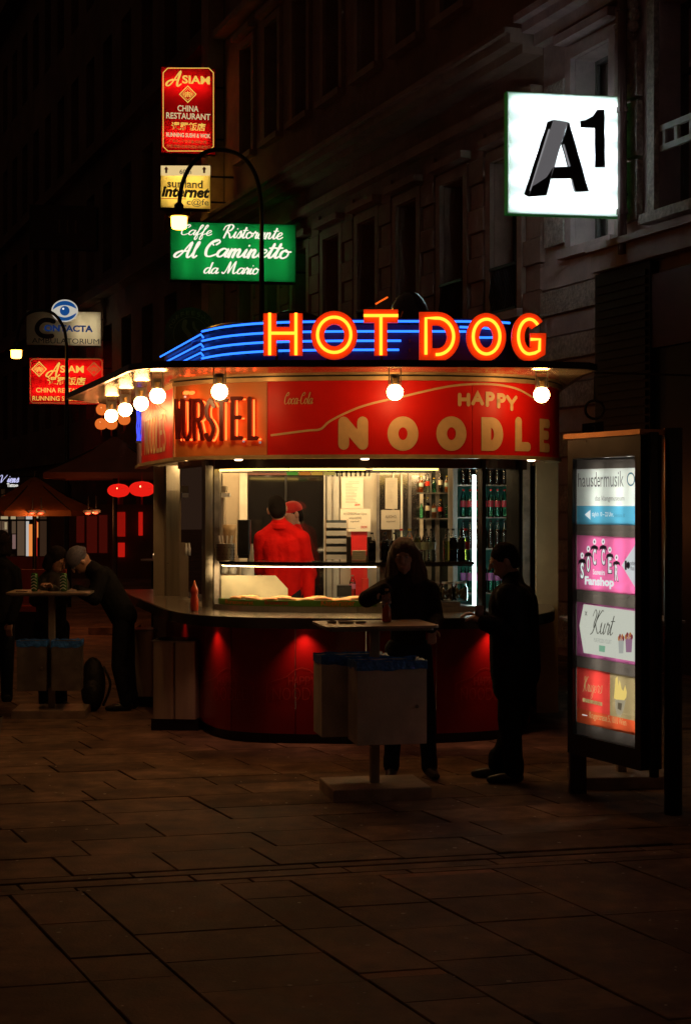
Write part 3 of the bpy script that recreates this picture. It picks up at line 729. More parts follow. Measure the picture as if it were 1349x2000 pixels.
for k in range(14):     # tube clips
    s = c1+.1+k*.17
    for z in (3.405,3.325,3.25,3.178):
        mb = MB(); CR.wall(s, s+.012, z-.012, z+.012, .001, .034, mb); mb.build('tube_clip', steel_d, K)
# domes on the roof
domem = mat('dome_gloss', (.02,.018,.03), .15, 0, .2, 3, coat=.5)
mb = MB(); mb.ell((-.45,13.6,3.38), (.34,.34,.24), 28, 14); mb.build('roof_dome', domem, K, smooth=True)
mb = MB(); mb.ell((-.95,14.0,3.36), (.42,.5,.2), 28, 14); mb.build('roof_dome', mat('dome_blue', (.02,.025,.12), .3), K, smooth=True)
mb = MB(); mb.ell((.56,13.8,3.45), (.2,.3,.37), 28, 14); mb.build('roof_dome', domem, K, smooth=True)
mb = MB(); mb.tube([P(733,594,13.5), P(757,580,13.5)], .008, 6); mb.build('amber_strip', emit('amber_strip', (1,.12,.01), 1.2), K)
mb = MB(); mb.box((.1,14.2,3.5), (.9,.5,.14)); mb.build('roof_duct', blackm, K)
# skeleton behind: interior back wall
BWY = 15.3
def bw(px0, px1, py0, py1, m, name, Y=BWY, t=.04):
    a, b = P(px0, py1, Y), P(px1, py0, Y); mb = MB(); mb.box(((a.x+b.x)/2, Y+t/2, (a.z+b.z)/2), (abs(b.x-a.x), t, abs(b.z-a.z))); return mb.build(name, m, K)
whitefr = mat('cream_frame', (.72,.66,.54), .4)
wallst = mat('wall_steel', (.50,.42,.31), .35, .25, .15, 3, dirt=.15)
bw(300,468,900,1300,wallst,'back_panel'); bw(468,483,900,1300,whitefr,'door_frame',BWY-.03)
bw(484,632,900,928,mat('maroon_head',(.12,.03,.02),.5),'door_head'); bw(484,632,929,1300,mat('night_glass',(.01,.009,.009),.05,spec=.9),'back_door_pane')
bw(556,560,929,1300,blackm,'door_mullion',BWY-.02)
bw(632,662,900,1300,mat('grey_frame',(.5,.5,.47),.35),'door_frame',BWY-.04); bw(664,735,900,1300,mat('panel_steel',(.60,.56,.48),.35,.3,.15,3),'back_panel')
bw(636,638,900,1300,blackm,'door_seal',BWY-.06); bw(648,650,900,1300,steel_d,'door_seal',BWY-.06)
bw(737,832,900,1300,mat('mirror_steel',(.5,.47,.42),.12,1,.1,2),'mirror_panel')
for x0, x1, m_ in ((735,741,steel_d), (766,770,whitefr), (782,786,whitefr), (797,803,steel_d), (820,826,whitefr), (832,842,steel_d), (850,858,steel_d), (876,884,blackm)): bw(x0,x1,905,1300,m_,'door_track',BWY-.09,.05)
bw(842,1040,900,1300,mat('fridge_back',(.03,.045,.04),.4),'back_panel')
bw(685,717,1038,1200,mat('red_sheet',(.6,.01,.01),.5),'red_board',BWY-.08)
# unseen ceiling lamps, added to brighten the interior
mb = MB(); mb.box((-.35,14.85,2.335), (2.3,.12,.03)); mb.build('added_ceiling_light', emit('added_ceiling_lamp', (1,.66,.30), 21), K); mb = MB(); mb.box((-.05,13.42,2.335), (1.5,.12,.03)); mb.build('added_ceiling_light', emit('added_front_lamp', (1,.68,.36), 12), K)
mb = MB(); mb.box((-1.0,14.1,2.33), (.3,.1,.03)); mb.build('added_ceiling_light', MATS['added_ceiling_lamp'], K)
for (x, y, w_, d_) in ((-.35,14.85,2.3,.12), (-.05,13.42,1.5,.12), (-1.0,14.1,.3,.1)):
    for s_ in ((-1,) if y > 14.5 else (-1,1)): mb = MB(); mb.box((x,y+s_*(d_/2+.012),2.295), (w_+.03,.012,.10)); mb.build('added_light_block', white_in, K)  # unseen plates added to keep the ceiling lamps off the pavement
# hanging strip of coloured menu boards in the ceiling line
for i, c_ in enumerate(((.1,.4,.03), (.8,.25,.02), (.85,.45,.05), (.7,.5,.1))):
    bw(560+i*24, 582+i*24, 921, 928, emit('menu_strip%d' % i, c_, .5), 'menu_strip', 13.6, .02)
# shelf over the display case and the case itself
gb = BP
mb = MB(); sa, sb_ = BP.px(424,1100)[0], BP.px(929,1100)[0]; BP.wall(sa, sb_, 1.452, 1.478, -.38, -.02, mb); BP.wall(sa, sb_, 1.442, 1.45, -.06, -.03, mb); mb.build('glass_shelf', mat('shelf_dark', (.05,.04,.035), .15, .6), K, smooth=True, angle=.6)
mb = MB(); BP.wall(sa+.03, BP.px(735,1100)[0], 1.4365, 1.4415, -.12, -.03, mb); mb.build('case_light', emit('case_lamp', (1,.68,.32), 18), K)
mb = MB(); BP.face(sa+.02, sb_-.01, 1.16, 1.45, -.012, mb); mb.build('case_pane', clear, K)
mb = MB(); BP.wall(sa-.06, sb_+.02, 1.071, 1.115, -.4, -.004, mb); mb.build('case_base', steel, K, smooth=True, angle=.6)
mb = MB(); BP.wall(sa, BP.px(900,1100)[0], 1.116, 1.15, -.4, -.02, mb); mb.build('sausage_tray', steel, K)
grn = mat('green_label', (.12,.30,.03), .5)
mb = MB(); BP.wall(sa+.01, BP.px(735,1100)[0], 1.118, 1.165, -.019, -.009, mb); mb.build('label_strip', grn, K)
orl = mat('orange_label_print', (.75,.22,.02), .5); redl = mat('red_label_print', (.55,.05,.01), .5)
txt(BP, 'Käsekrainer', (627,1172,693,1183), orl, K, bold=.02, off=-.007); txt(BP, 'Bratwurst', (517,1173,563,1181), redl, K, bold=.02, off=-.007); txt(BP, 'Burenwurst', (440,1172,495,1180), orl, K, bold=.02, off=-.007)
txt(BP, 'Heiße Scharfe', (640,1183.5,680,1186.5), orl, K, off=-.007)
mb = MB()
a = P(437,1186,13.12); mb.add([P(432,1168,13.25), P(562,1168,13.25), P(562,1150,13.25), P(538,1124,13.25), P(432,1124,13.25),
   P(432,1168,13.28), P(562,1168,13.28), P(562,1150,13.28), P(538,1124,13.28), P(432,1124,13.28)], [(0,1,2,3,4), (9,8,7,6,5)]+[(i,(i+1)%5,5+(i+1)%5,5+i) for i in range(5)])
mb.build('splash_guard', mat('ivory_guard', (.72,.66,.48), .4), K)
# power of detail: rivets on post + small bolts
mb = MB()
for px_, py_ in ((333,960), (333,1100), (402,950), (402,1120)):
    q = BP.at(BP.px(px_,py_)[0], BP.px(px_,py_)[1], .021); mb.ell(q, .006, 6, 4)
mb.build('rivet', steel_d, K)
# ------------------------------------------------------------------ globe lamps under the roof
globe = emit('lamp_globe', (1,.52,.18), 50)
def lamp(px_, py_, lab, r=.063):
    Y = .86*F/(985-py_); c = P(px_, py_, Y); t = thing('globe_lamp', lab, 'lamp', (c.x, c.y, 2.99), group='round globe lamps under the kiosk roof')
    mb = MB(); mb.ell(c, r, 20, 12); mb.build('globe', globe, t, smooth=True)
    mb = MB(); mb.tube([c+Vector((0,0,r*.93)), c+Vector((0,0,r+.045))], [.028,.034], 12); mb.build('socket', mat('socket_brass', (.35,.22,.08), .35, .8), t)
    mb = MB(); mb.box((c.x-.045,c.y,2.93), (.008,.03,.13)); mb.box((c.x+.045,c.y,2.93), (.008,.03,.13)); mb.box((c.x,c.y,2.905), (.07,.05,.085)); mb.build('bracket', steel_d, t)
for a in ((429,765,'globe lamp in front of the red neon letters, first on the front eave'), (771,766,'globe lamp over the wide red panel, middle of the front eave'), (1057,771,'globe lamp at the right corner of the eave'),
          (308,773,'globe lamp nearest the corner seam on the side eave'), (276,788,'globe lamp second along the side eave'), (245,800,'globe lamp third along the side eave'), (218,812,'globe lamp farthest back along the side eave')): lamp(*a)
# ------------------------------------------------------------------ neon signs on the kiosk
HD = thing('neon_sign', 'big orange HOT DOG neon letters standing on the front roof edge', 'neon sign', (.3,12.05,3.07))
HS = Surf([(-2,12.05), (2.6,12.05)])
chan = mat('channel_red_glow', (.85,.10,.02), .4, 0, .04, 8, em=(1,.04,.003), es=.45)  # own red glow stands in for tube light on the channel
tubem = emit('orange_neon', (1,.27,.015), 3.6)
def bx(x0, y0, x1, y1): a = HS.px(x0, y1); b = HS.px(x1, y0); return (a[0], a[1], b[0], b[1])
for ch, x0, y0, x1, y1 in (('H',527,612,578,694), ('O',620,620,685,689), ('T',710,617,777,694), ('D',831,622,885,693), ('O',923,624,975,692), ('G',1011,624,1054,692)):
    L_ = MB(); b = bx(x0, y0, x1, y1)
    glyph(HS, ch, b, lambda p, cl: rib(L_, HS, p, .099, -.05, 0+random.random()*.002, cl, round_=False), dens=False)
    lo = L_.build('letter_channel', chan, HD)
    L_ = MB()
    for st in GL[ch]:
        if st == 'c': continue
        pts = [(b[0]+(b[2]-b[0])*x, b[1]+(b[3]-b[1])*y) for x, y in st]
        L_.tube([HS.at(x, z, .024) for x, z in pts], .0118, 8)
    L_.build('neon_tube', tubem, lo, smooth=True)
mb = MB()
for x in (540,640,745,860,950,1030): q = HS.px(x, 705); HS.wall(q[0]-.01, q[0]+.01, 3.037, 3.16, -.09, -.055, mb)
mb.build('sign_bracket', blackm, HD)
WS = thing('neon_sign', 'red WÜRSTEL neon letters with black fronts on the orange panel', 'neon sign', tuple(FP.at(sr-.4, zbot, 0)))
wr = emit('red_neon', (1,.075,.012), 6); wfront = mat('letter_black_red', (.10,.005,.003), .35)
for ch, x0, x1 in (('W',344,356), ('U',360,373), ('R',380,396), ('S',404,418), ('T',424,443), ('E',455,472), ('L',488,502)):
    y0, y1 = (782, 858) if ch not in 'EL' else (778+(x0-455)*.0, 856)
    a = FP.px(x0, y1, .06); b = FP.px(x1, y0, .06); L_ = MB()
    if ch == 'R': b = (b[0]-.0, b[1])
    glyph(FP, ch, (a[0],a[1],b[0],b[1]), lambda p, cl: rib(L_, FP, p, .033, .055, .07+random.random()*.001, cl)); lo = L_.build('letter_front', wfront, WS)
    mb = MB()
    glyph(FP, ch, (a[0]+.026,a[1]-.008,b[0]+.026,b[1]-.008), lambda p, cl: mb.tube([FP.at(s, z, .04) for s, z in p], .0075, 6)); mb.build('neon_tube', wr, lo, smooth=True)
mb = MB()
for x in (361,372): s, z = FP.px(x, 767, .06); rib(mb, FP, [(s-.01,z-.002), (s+.01,z+.002)], .026, .03, .06)
mb.build('umlaut_dots', wr, WS)
mb = MB()
for x, y in ((476,862), (508,864), (362,775)):
    s, z = FP.px(x, y, .05); mb.ell(FP.at(s, z, .05), .011, 8, 6)
mb.build('tube_end_cap', mat('glass_cap', (.6,.7,.75), .1, 0, em=(.5,.8,1), es=.15), WS)
BN = thing('neon_sign', 'small blue and purple neon panel on the rear side edge of the kiosk', 'neon sign', (-2.02,15.1,2.5))
mb = MB(); b0, b1 = P(266,865,15.2), P(288,745,15.2); mb.box(((b0.x+b1.x)/2,15.24,(b0.z+b1.z)/2), (b1.x-b0.x,.06,b1.z-b0.z)); mb.build('backing', blackm, BN)
purp = emit('purple_neon', (.35,.04,1), 2.0); blu2 = emit('deep_blue_neon', (.03,.06,1), 3.0)
for k in range(7):
    mb = MB(); x = b0.x+.012+k*.0145; pts = [(x+.004*math.sin(j*1.7+k), 15.19, b0.z+.02+j*(b1.z-b0.z-.04)/12) for j in range(13)]
    mb.tube(crom(pts,3), .0035, 6); mb.build('neon_tube', purp if k > 4 else blu2, BN)
# ------------------------------------------------------------------ people
def fuse(name, mb, m, parent, voxel=.009, smooth=4):
    me = mb.mesh(name); o = bpy.data.objects.new(name, me); COL.objects.link(o)
    r = o.modifiers.new('r', 'REMESH'); r.mode = 'VOXEL'; r.voxel_size = voxel
    s = o.modifiers.new('s', 'SMOOTH'); s.iterations = smooth; s.factor = .5
    dg = bpy.context.evaluated_depsgraph_get(); me2 = bpy.data.meshes.new_from_object(o.evaluated_get(dg))
    bpy.data.objects.remove(o); me2.name = name
    inv = WM[parent.name].inverted(); me2.transform(inv); me2.materials.clear(); me2.materials.append(m)
    me2.polygons.foreach_set('use_smooth', [True]*len(me2.polygons)); return link(name, me2, parent)
def V(*a): return Vector(a)
skin = mat('skin', (.50,.27,.18), .5, 0, .08, 12); skin2 = mat('skin_tan', (.42,.22,.14), .5, 0, .08, 12)
def hand(mb, w, d, up, size=1.0, curl=.5, thumb=1):
    """palm from wrist w along d; up = back of the hand; five unequal bent fingers"""
    d = Vector(d).normalized(); up = Vector(up); up = (up-d*up.dot(d)).normalized(); sd = d.cross(up)*thumb; w = Vector(w); L = .1*size
    for k in (-1.5,-.5,.5,1.5): mb.cap(w+sd*k*.008*size, .014*size, w+d*.085*size+sd*k*.019*size, .0115*size, 8)
    for k, ln in ((-1.5,.062), (-.5,.076), (.5,.08), (1.5,.07)):
        p = w+d*.085*size+sd*k*.02*size; v = d
        for j, fr in enumerate((.45,.32,.25)):
            v = (v*math.cos(curl)-up*math.sin(curl)).normalized() if j or curl > .2 else v
            q = p+v*ln*fr*size; mb.cap(p, (.0098-.001*j)*size, q, (.009-.001*j)*size, 8); p = q; up2 = up
    t0 = w+d*.02*size+sd*.03*size; t1 = t0+(d*.6+sd*.7-up*.2).normalized()*.04*size; t2 = t1+(d*.9+sd*.1-up*.4).normalized()*.032*size
    mb.cap(t0, .013*size, t1, .0105*size, 8); mb.cap(t1, .0105*size, t2, .009*size, 8)
def person(label, loc, J, face, skinm, top, legs, shoe, hair, fem=False, leg_w=1.0, coat_len=0, body_w=1.0, hatm=None, loose=1.0, tilt=0, group=None, collar=False):
    T = thing('person', label, 'person', loc, group=group)
    f = Vector(face).normalized(); upv = (J['head']-J['neck']).normalized(); sd = f.cross(upv).normalized(); f = upv.cross(sd).normalized(); Rh = Matrix((sd, f, upv)).transposed()
    hc = J['head']; H = lambda x, y, z: hc+sd*x+f*y+upv*z
    bm = MB()
    bm.ell(hc, (.076,.097,.105), 18, 12, Rh); bm.ell(H(0,.028,-.055), (.056,.068,.068), 16, 10, Rh); bm.cap(H(0,.06,-.105), .02, H(0,.045,-.1), .028)
    bm.cap(H(0,.102,.012), .008, H(0,.118,-.022), .013, 8); bm.ell(H(0,.096,-.062), (.024,.012,.008), 8, 6, Rh); bm.ell(H(0,.094,-.074), (.02,.012,.007), 8, 6, Rh)
    for s_ in (-1, 1):
        bm.ell(H(s_*.03,.09,.022), (.018,.012,.007), 8, 6, Rh); bm.ell(H(s_*.08,-.002,-.01), (.012,.02,.033), 8, 6, Rh)
    bm.cap(J['neck'], .055, H(0,-.015,-.06), .052)
    Sh, El, Wr, Hp, Kn, An = [(J[a+'L'], J[a+'R']) for a in ('sh','el','wr','hip','kn','an')]
    ch = (Sh[0]+Sh[1])/2; pv = (Hp[0]+Hp[1])/2; sv = (Sh[0]-Sh[1]).normalized()
    bm.cap(ch-Vector((0,0,.08)), .07, pv+Vector((0,0,.05)), .07)
    for i in (0, 1):
        bm.cap(J['neck'], .05, Sh[i], .045); bm.cap(Sh[i], .045, El[i], .036); bm.cap(El[i], .036, Wr[i], .026); bm.cap(Hp[i], .075, Kn[i], .052); bm.cap(Kn[i], .05, An[i], .034)
        hd = J.get('hd'+'LR'[i]) or (Wr[i]-El[i]); hu = J.get('hu'+'LR'[i]) or Vector((0,0,1)) if abs(Vector(hd).normalized().z) < .9 else -f
        hand(bm, Wr[i], hd, hu, .95 if not fem else .86, J.get('curl', .45), 1 if i == 0 else -1)
    fuse('body', bm, skinm, T, .006, 1)
    # eyes
    for s_ in (-1, 1):
        e = MB(); e.ell(H(s_*.03,.088,.008), .0095, 8, 6); e.build('eye', mat('eye_white', (.6,.58,.55), .2), T, smooth=True)
        e = MB(); e.ell(H(s_*.03,.0945,.008), .005, 6, 5); e.build('pupil', blackp, T)
    # jacket
    c = MB(); g = .012*loose; bw_ = body_w
    for k in (-1, 1):
        c.cap(ch+sv*k*.07*bw_-Vector((0,0,.05)), .105*bw_+g*.5, pv+sv*k*.055*bw_+Vector((0,0,.03-coat_len*.5)), .1*bw_+g)
        c.cap(ch+sv*k*.06+Vector((0,0,.01)), .08, J['neck']-Vector((0,0,.03)), .06)
    c.cap(J['neck']-Vector((0,0,.03)), .075, J['neck']+(hc-J['neck'])*.3, .068)
    c.cap(ch-Vector((0,0,.07)), .11*bw_, pv+Vector((0,0,.02)), .11*bw_)
    for i in (0, 1): c.cap(J['neck']+(hc-J['neck'])*.1, .078 if not fem else .058, Sh[i], .066)
    if coat_len:
        for i in (0, 1): c.cap(Hp[i], .115+g, Hp[i]+(Kn[i]-Hp[i])*coat_len*2, .108+g)
    for i in (0, 1):
        c.cap(J['neck']-Vector((0,0,.05)), .06, Sh[i], .062+g); c.cap(Sh[i], .062+g, El[i], .052+g); c.cap(El[i], .052+g, Wr[i]-(Wr[i]-El[i])*.04, .040+g*.7)
        c.ell(El[i], .05+g*1.3, 10, 7)
    for k in range(7):   # fabric folds
        i = k % 2; t = .2+.11*k; q = Sh[i].lerp(El[i], t); c.ell(q+Vector((random.uniform(-.02,.02),-.03,0)), (.045,.035,.012), 8, 5)
    fuse('jacket', c, top, T, .009, 9)
    if collar:
        c = MB(); cc = J['neck']+(hc-J['neck'])*.18; c.tube([cc+V(.068*math.cos(a),.068*math.sin(a),.012*math.sin(a)) for a in [2*PI*k/20 for k in range(20)]], .022, 8, closed=True); c.tube([cc+V(.072*math.cos(a),.072*math.sin(a),-.03) for a in [2*PI*k/20 for k in range(20)]], .022, 8, closed=True); fuse('collar', c, top, T, .007, 2)
    c = MB()
    c.cap(Hp[0], .095, Hp[1], .095); c.cap(pv, .1*bw_, pv+Vector((0,0,.08)), .1*bw_)
    for i in (0, 1):
        c.cap(Hp[i], .095*leg_w, Kn[i], .07*leg_w); c.cap(Kn[i], .07*leg_w, An[i], .055*leg_w); c.cap(An[i]+Vector((0,0,.05)), .06*leg_w, An[i], .06*leg_w)
    fuse('trousers', c, legs, T, .01, 3)
    for i in (0, 1):
        ft = J.get('ft'+'LR'[i]) or f; ft = Vector((ft[0], ft[1], 0)).normalized(); a = Vector((An[i].x, An[i].y, 0)); c = MB()
        c.cap(a-ft*.03+Vector((0,0,.045)), .042, a+ft*.1+Vector((0,0,.036)), .036); c.cap(a+ft*.1+Vector((0,0,.036)), .036, a+ft*.17+Vector((0,0,.03)), .026); c.cap(An[i]+Vector((0,0,.03)), .042, a+Vector((0,0,.05)), .045)
        so = fuse('shoe', c, shoe, T, .008, 2)
    hm, style = hair; h = MB()
    if style == 'short':
        h.ell(H(0,-.014,.022), (.083,.102,.102), 18, 12, Rh); h.ell(H(0,-.045,-.02), (.076,.07,.075), 14, 9, Rh)
    elif style == 'long':
        h.ell(H(0,-.02,.024), (.098,.11,.108), 18, 12, Rh)
        for k in range(26):
            a = -2.6+5.2*k/25; 
            q0 = H(.088*math.sin(a), -.03-.07*math.cos(a)*1.0, .02); x = .112+.022*math.sin(k*2.3); q1 = H(x*math.sin(a), -.035-.085*math.cos(a), -.14); q2 = H((x+.012)*math.sin(a), -.02-.085*math.cos(a), -.26-.04*math.sin(k*1.7))
            h.cap(q0, .026, q1, .026, 8); h.cap(q1, .026, q2, .013, 8)
    elif style == 'bob':
        h.ell(H(0,-.02,.024), (.092,.108,.106), 18, 12, Rh)
        for k in range(12):
            a = -2.2+4.4*k/11; h.cap(H(.085*math.sin(a), -.03-.06*math.cos(a), .0), .03, H(.095*math.sin(a), -.03-.07*math.cos(a), -.1), .02, 8)
    if style != 'none':
        # trim the front so the face stays open
        ho = fuse('hair', h, hm, T, .008, 2)
    if hatm:
        kind, hm2 = hatm; h = MB()
        if kind == 'beanie':
            h.ell(H(0,-.012,.045), (.092,.112,.095), 20, 12, Rh); h.tube([H(.093*math.sin(a), -.012+.112*math.cos(a), .022) for a in [2*PI*k/20 for k in range(20)]], .011, 8, closed=True)
        else:
            h.ell(H(0,-.01,.045), (.088,.106,.08), 18, 12, Rh); h.cap(H(-.04,.1,.05), .012, H(-.03,.165,.035), .01); h.cap(H(.04,.1,.05), .012, H(.03,.165,.035), .01); h.cap(H(0,.1,.055), .014, H(0,.175,.038), .01)
        fuse('hat', h, hm2, T, .007, 2)
    return T
dk = mat('black_coat', (.007,.006,.006), .8, 0, .25, 30, bump=.9, bs=13, spec=.12); dk2 = mat('dark_brown_coat', (.018,.011,.008), .8, 0, .25, 40, bump=.9, bs=13, spec=.12)
jeans = mat('dark_jeans', (.014,.015,.02), .8, 0, .3, 40, bump=.8, bs=16, spec=.15); shoem = mat('black_leather', (.012,.01,.01), .35, 0, .2, 20)
redj = mat('red_fleece', (.66,.008,.006), .85, 0, .1, 9, bump=1.0, bs=9, spec=.1); hair_b = mat('dark_brown_hair', (.010,.006,.004), .8, 0, .4, 60, spec=.15, bump=.6, bs=220, stretch=(1,1,.15)); hair_r = mat('auburn_hair', (.07,.02,.008), .45, 0, .5, 70, bump=.8, bs=220, stretch=(1,1,.1))
# woman behind the near standing table
d = 11.25
J = dict(head=P(788,1085,d), neck=P(792,1127,d+.03), shL=P(838,1152,d+.06), shR=P(752,1150,d), elL=P(850,1208,d+.04), wrL=P(842,1228,d-.2), elR=P(716,1170,d-.28), wrR=P(752,1150,10.78),
   hipL=P(818,1270,d+.05), hipR=P(776,1270,d+.02), knL=P(832,1390,d+.02), knR=P(770,1390,d+.0), anL=P(838,1497,d+.05), anR=P(764,1494,d+.0),
   hdR=V(.1,-.2,-1), huR=V(0,1,.2), hdL=V(.05,-.3,-1), huL=V(1,.2,0), curl=.55, ftL=(.25,-1), ftR=(-.1,-1))
person('woman with long auburn hair holding a bottle at the near standing table', (J['anR'].x,d,0), J, (-.1,-1,-.35), skin2, dk2, jeans, shoem, (hair_r,'long'), fem=True, body_w=.76, loose=.8)
# man in black coat, side on
d = 11.12
J = dict(head=P(984,1093,d), neck=P(1003,1140,d+.02), shL=P(992,1165,d-.19), shR=P(1012,1165,d+.2), elL=P(1012,1238,d-.24), wrL=P(945,1216,d-.2), elR=P(985,1235,d+.2), wrR=P(938,1206,d+.0),
   hipL=P(1002,1290,d-.09), hipR=P(1010,1290,d+.09), knL=P(994,1405,d-.1), knR=P(1010,1400,d+.1), anL=P(1003,1503,d-.1), anR=P(972,1492,d+.12),
   hdR=V(-1,-.1,.4), huR=V(.3,0,1), hdL=V(-1,.5,.5), huL=V(.3,-.5,1), curl=.5, ftL=(-1,-.12), ftR=(-1,.1))
person('man in a long black coat seen from the side at the counter, eating', (J['anL'].x,d,0), J, (-1,-.06,-.12), skin2, dk, dk, shoem, (hair_b,'short'), coat_len=.22, body_w=1.38, leg_w=1.2, loose=2.4)
# vendor seen from behind, and colleague with red cap
d = 13.95; zf = .25
J = dict(head=P(541,993,d), neck=P(547,1031,d), shL=P(512,1052,d), shR=P(589,1052,d), elL=P(510,1112,d+.05), wrL=P(528,1140,d+.26), elR=P(601,1118,d+.04), wrR=P(604,1172,d-.02),
   hipL=P(532,1160,d), hipR=P(568,1160,d), knL=P(532,1265,d), knR=P(568,1265,d), anL=V(-.62,d,zf+.08), anR=V(-.46,d,zf+.08), curl=.5)
J = {k: (v if not isinstance(v, Vector) else v) for k, v in J.items()}
vt = person('vendor in a red fleece seen from behind inside the kiosk', (-.55,d,zf), J, (-.12,1,0), skin, redj, jeans, shoem, (hair_b,'short'), body_w=.98, loose=1.15, collar=True)
d = 14.5
J = dict(head=P(570,1005,d), neck=P(578,1045,d), shL=P(562,1074,d-.1), shR=P(594,1078,d+.1), elL=P(560,1115,d-.15), wrL=P(530,1130,d-.1), elR=P(606,1122,d+.1), wrR=P(570,1150,d-.1),
   hipL=P(566,1170,d-.05), hipR=P(596,1170,d+.05), knL=P(566,1265,d), knR=P(596,1265,d), anL=V(-.52,d,zf+.08), anR=V(-.35,d,zf+.08))
person('second vendor with a red cap half hidden behind the vendor in red fleece', (-.45,d,zf), J, (-.75,-.55,-.1), skin, redj, jeans, shoem, (hair_b,'short'), hatm=('cap', mat('red_cap', (.6,.012,.01), .7)), body_w=.7)
# pair at the far left table
d = 14.95
J = dict(head=P(113,1093,d), neck=P(101,1128,d+.05), shL=P(122,1142,d-.1), shR=P(78,1142,d+.1), elL=P(122,1170,d-.3), wrL=P(103,1150,d-.42), elR=P(70,1172,d-.1), wrR=P(96,1152,d-.3),
   hipL=P(118,1225,d+.2), hipR=P(84,1225,d+.2), knL=P(118,1310,d+.1), knR=P(86,1310,d+.1), anL=P(120,1368,d+.1), anR=P(88,1368,d+.1), curl=.5)
person('person in a dark olive jacket with chin down at the left standing table', (-2.8,d,0), J, (.75,-.65,-.55), skin2, mat('olive_coat', (.03,.026,.016), .8, 0, .25, 30, bump=.4, bs=160), jeans, shoem, (hair_b,'bob'), body_w=.95)
J = dict(head=P(155,1094,d-.05), neck=P(182,1112,d+.02), shL=P(200,1125,d-.16), shR=P(205,1122,d+.18), elL=P(185,1168,d-.25), wrL=P(158,1157,d-.3), elR=P(180,1165,d+.1), wrR=P(150,1152,d-.1),
   hipL=P(240,1210,d-.08), hipR=P(244,1210,d+.1), knL=P(232,1300,d-.08), knR=P(250,1298,d+.1), anL=P(246,1372,d-.06), anR=P(258,1366,d+.1), hdL=V(-1,-.1,0), hdR=V(-1,-.2,0), curl=.5, ftL=(-1,-.2), ftR=(-1,-.2))
person('person in a grey knitted cap bending over the left standing table', (-2.05,d,0), J, (-.78,-.3,-.75), skin2, dk, jeans, shoem, (hair_b,'none'), hatm=('beanie', mat('grey_knit', (.13,.12,.15), .9, 0, .2, 60, bump=.8, bs=200)), body_w=1.1, loose=1.5)
d = 15.6
J = dict(head=P(2,1060,d), neck=P(-2,1100,d), shL=P(28,1118,d), shR=P(-38,1118,d), elL=P(34,1170,d), wrL=P(22,1215,d-.1), elR=P(-45,1170,d), wrR=P(-30,1215,d-.1), hipL=P(12,1215,d), hipR=P(-22,1215,d), knL=P(14,1300,d), knR=P(-24,1300,d), anL=P(14,1362,d), anR=P(-24,1362,d))
person('person in dark clothes cut off at the left edge behind the standing table', (-3.4,d,0), J, (-.3,1,-.2), skin2, dk, jeans, shoem, (hair_b,'bob'), body_w=1.0)
# ------------------------------------------------------------------ bottles and jars
capms = {}
def cm(n, c): return mat(n, c, .35, 0, .05, 10)
def bottle(label, x, y, z, h, r, liq, capm, labm=None, group=None, fill=.7, name='drink_bottle', cat='bottle'):
    t = thing(name, label, cat, (x, y, z), group=group)
    pr = [(0,.002),(r*.85,0),(r,h*.04),(r,h*.25),(r*.93,h*.3),(r,h*.36),(r,h*.6),(r*.85,h*.7),(r*.45,h*.84),(r*.36,h*.93),(r*.36,h*.95)]
    mb = MB(); mb.lathe(pr, 14, (x,y,z)); mb.build('glass', bot_glass if liq[1] is None else liq[1], t, smooth=True)
    mb = MB(); fz = h*fill; q = [(0,.004)]+[(rr*.93, zz+.003) for rr, zz in pr[1:] if zz < fz]+[(0,fz)]; mb.lathe(q, 12, (x,y,z)); mb.build('drink', liq[0], t, smooth=True)
    mb = MB(); mb.tube([(x,y,z+h*.94), (x,y,z+h)], r*.42, 10); mb.build('cap', capm, t)
    if labm: mb = MB(); mb.lathe([(r*1.01,h*.36), (r*1.015,h*.37), (r*1.015,h*.58), (r*1.01,h*.59)], 14, (x,y,z)); mb.build('bottle_label', labm, t, smooth=True)
    return t
bot_glass = mat('bottle_clear', (.95,.97,.96), .02, mode='glass'); bot_green = mat('bottle_green', (.45,.95,.75), .03, mode='glass'); bot_teal = mat('bottle_teal', (.55,.98,.90), .03, mode='glass')
cola = mat('cola_drink', (.02,.008,.004), .1); ora = mat('orange_drink', (.95,.30,.04), .3, mode='trans'); yel = mat('yellow_drink', (.95,.88,.35), .05, mode='glass'); wat = mat('sparkling_water', (.86,.95,.88), .05, mode='glass'); lem = mat('lemon_drink', (.80,.88,.5), .05, mode='glass')
zs_ = 1.479
SH = [(728,'dark bottle left of the woman on the shelf',(cola,None),blackp,None), (755,'dark bottle just behind the hair of the woman',(cola,None),blackp,None), (774,'dark sauce bottle by the woman\'s head',(cola,None),blackp,None),
  (789,'clear bottle with a red cap above the head of the woman',(wat,None),cm('cap_red',(.6,.02,.01)),None), (805,'bottle of orange drink with a yellow cap on the shelf',(ora,None),cm('cap_yellow',(.75,.55,.03)),None),
  (823,'water bottle with black cap, first of three beside the yellow cap',(lem,None),blackp,cm('pale_label',(.42,.52,.42))), (838,'water bottle with black cap, middle of three on the shelf',(wat,None),blackp,cm('pale_label',(.5,.6,.5))), (853,'water bottle with black cap, third of three on the shelf',(wat,None),blackp,cm('mint_label',(.35,.5,.42))),
  (884,'half full clear bottle with a black cap left of the colas',(lem,None),blackp,None), (899,'cola bottle with dark label, left of two',(cola,None),blackp,blackp), (914,'cola bottle with dark label beside the fridge light',(cola,None),blackp,blackp), (927,'yellow drink bottle with a red label at the shelf end',(yel,None),cm('cap_red',(.6,.02,.01)),cm('red_label',(.6,.03,.01)))]
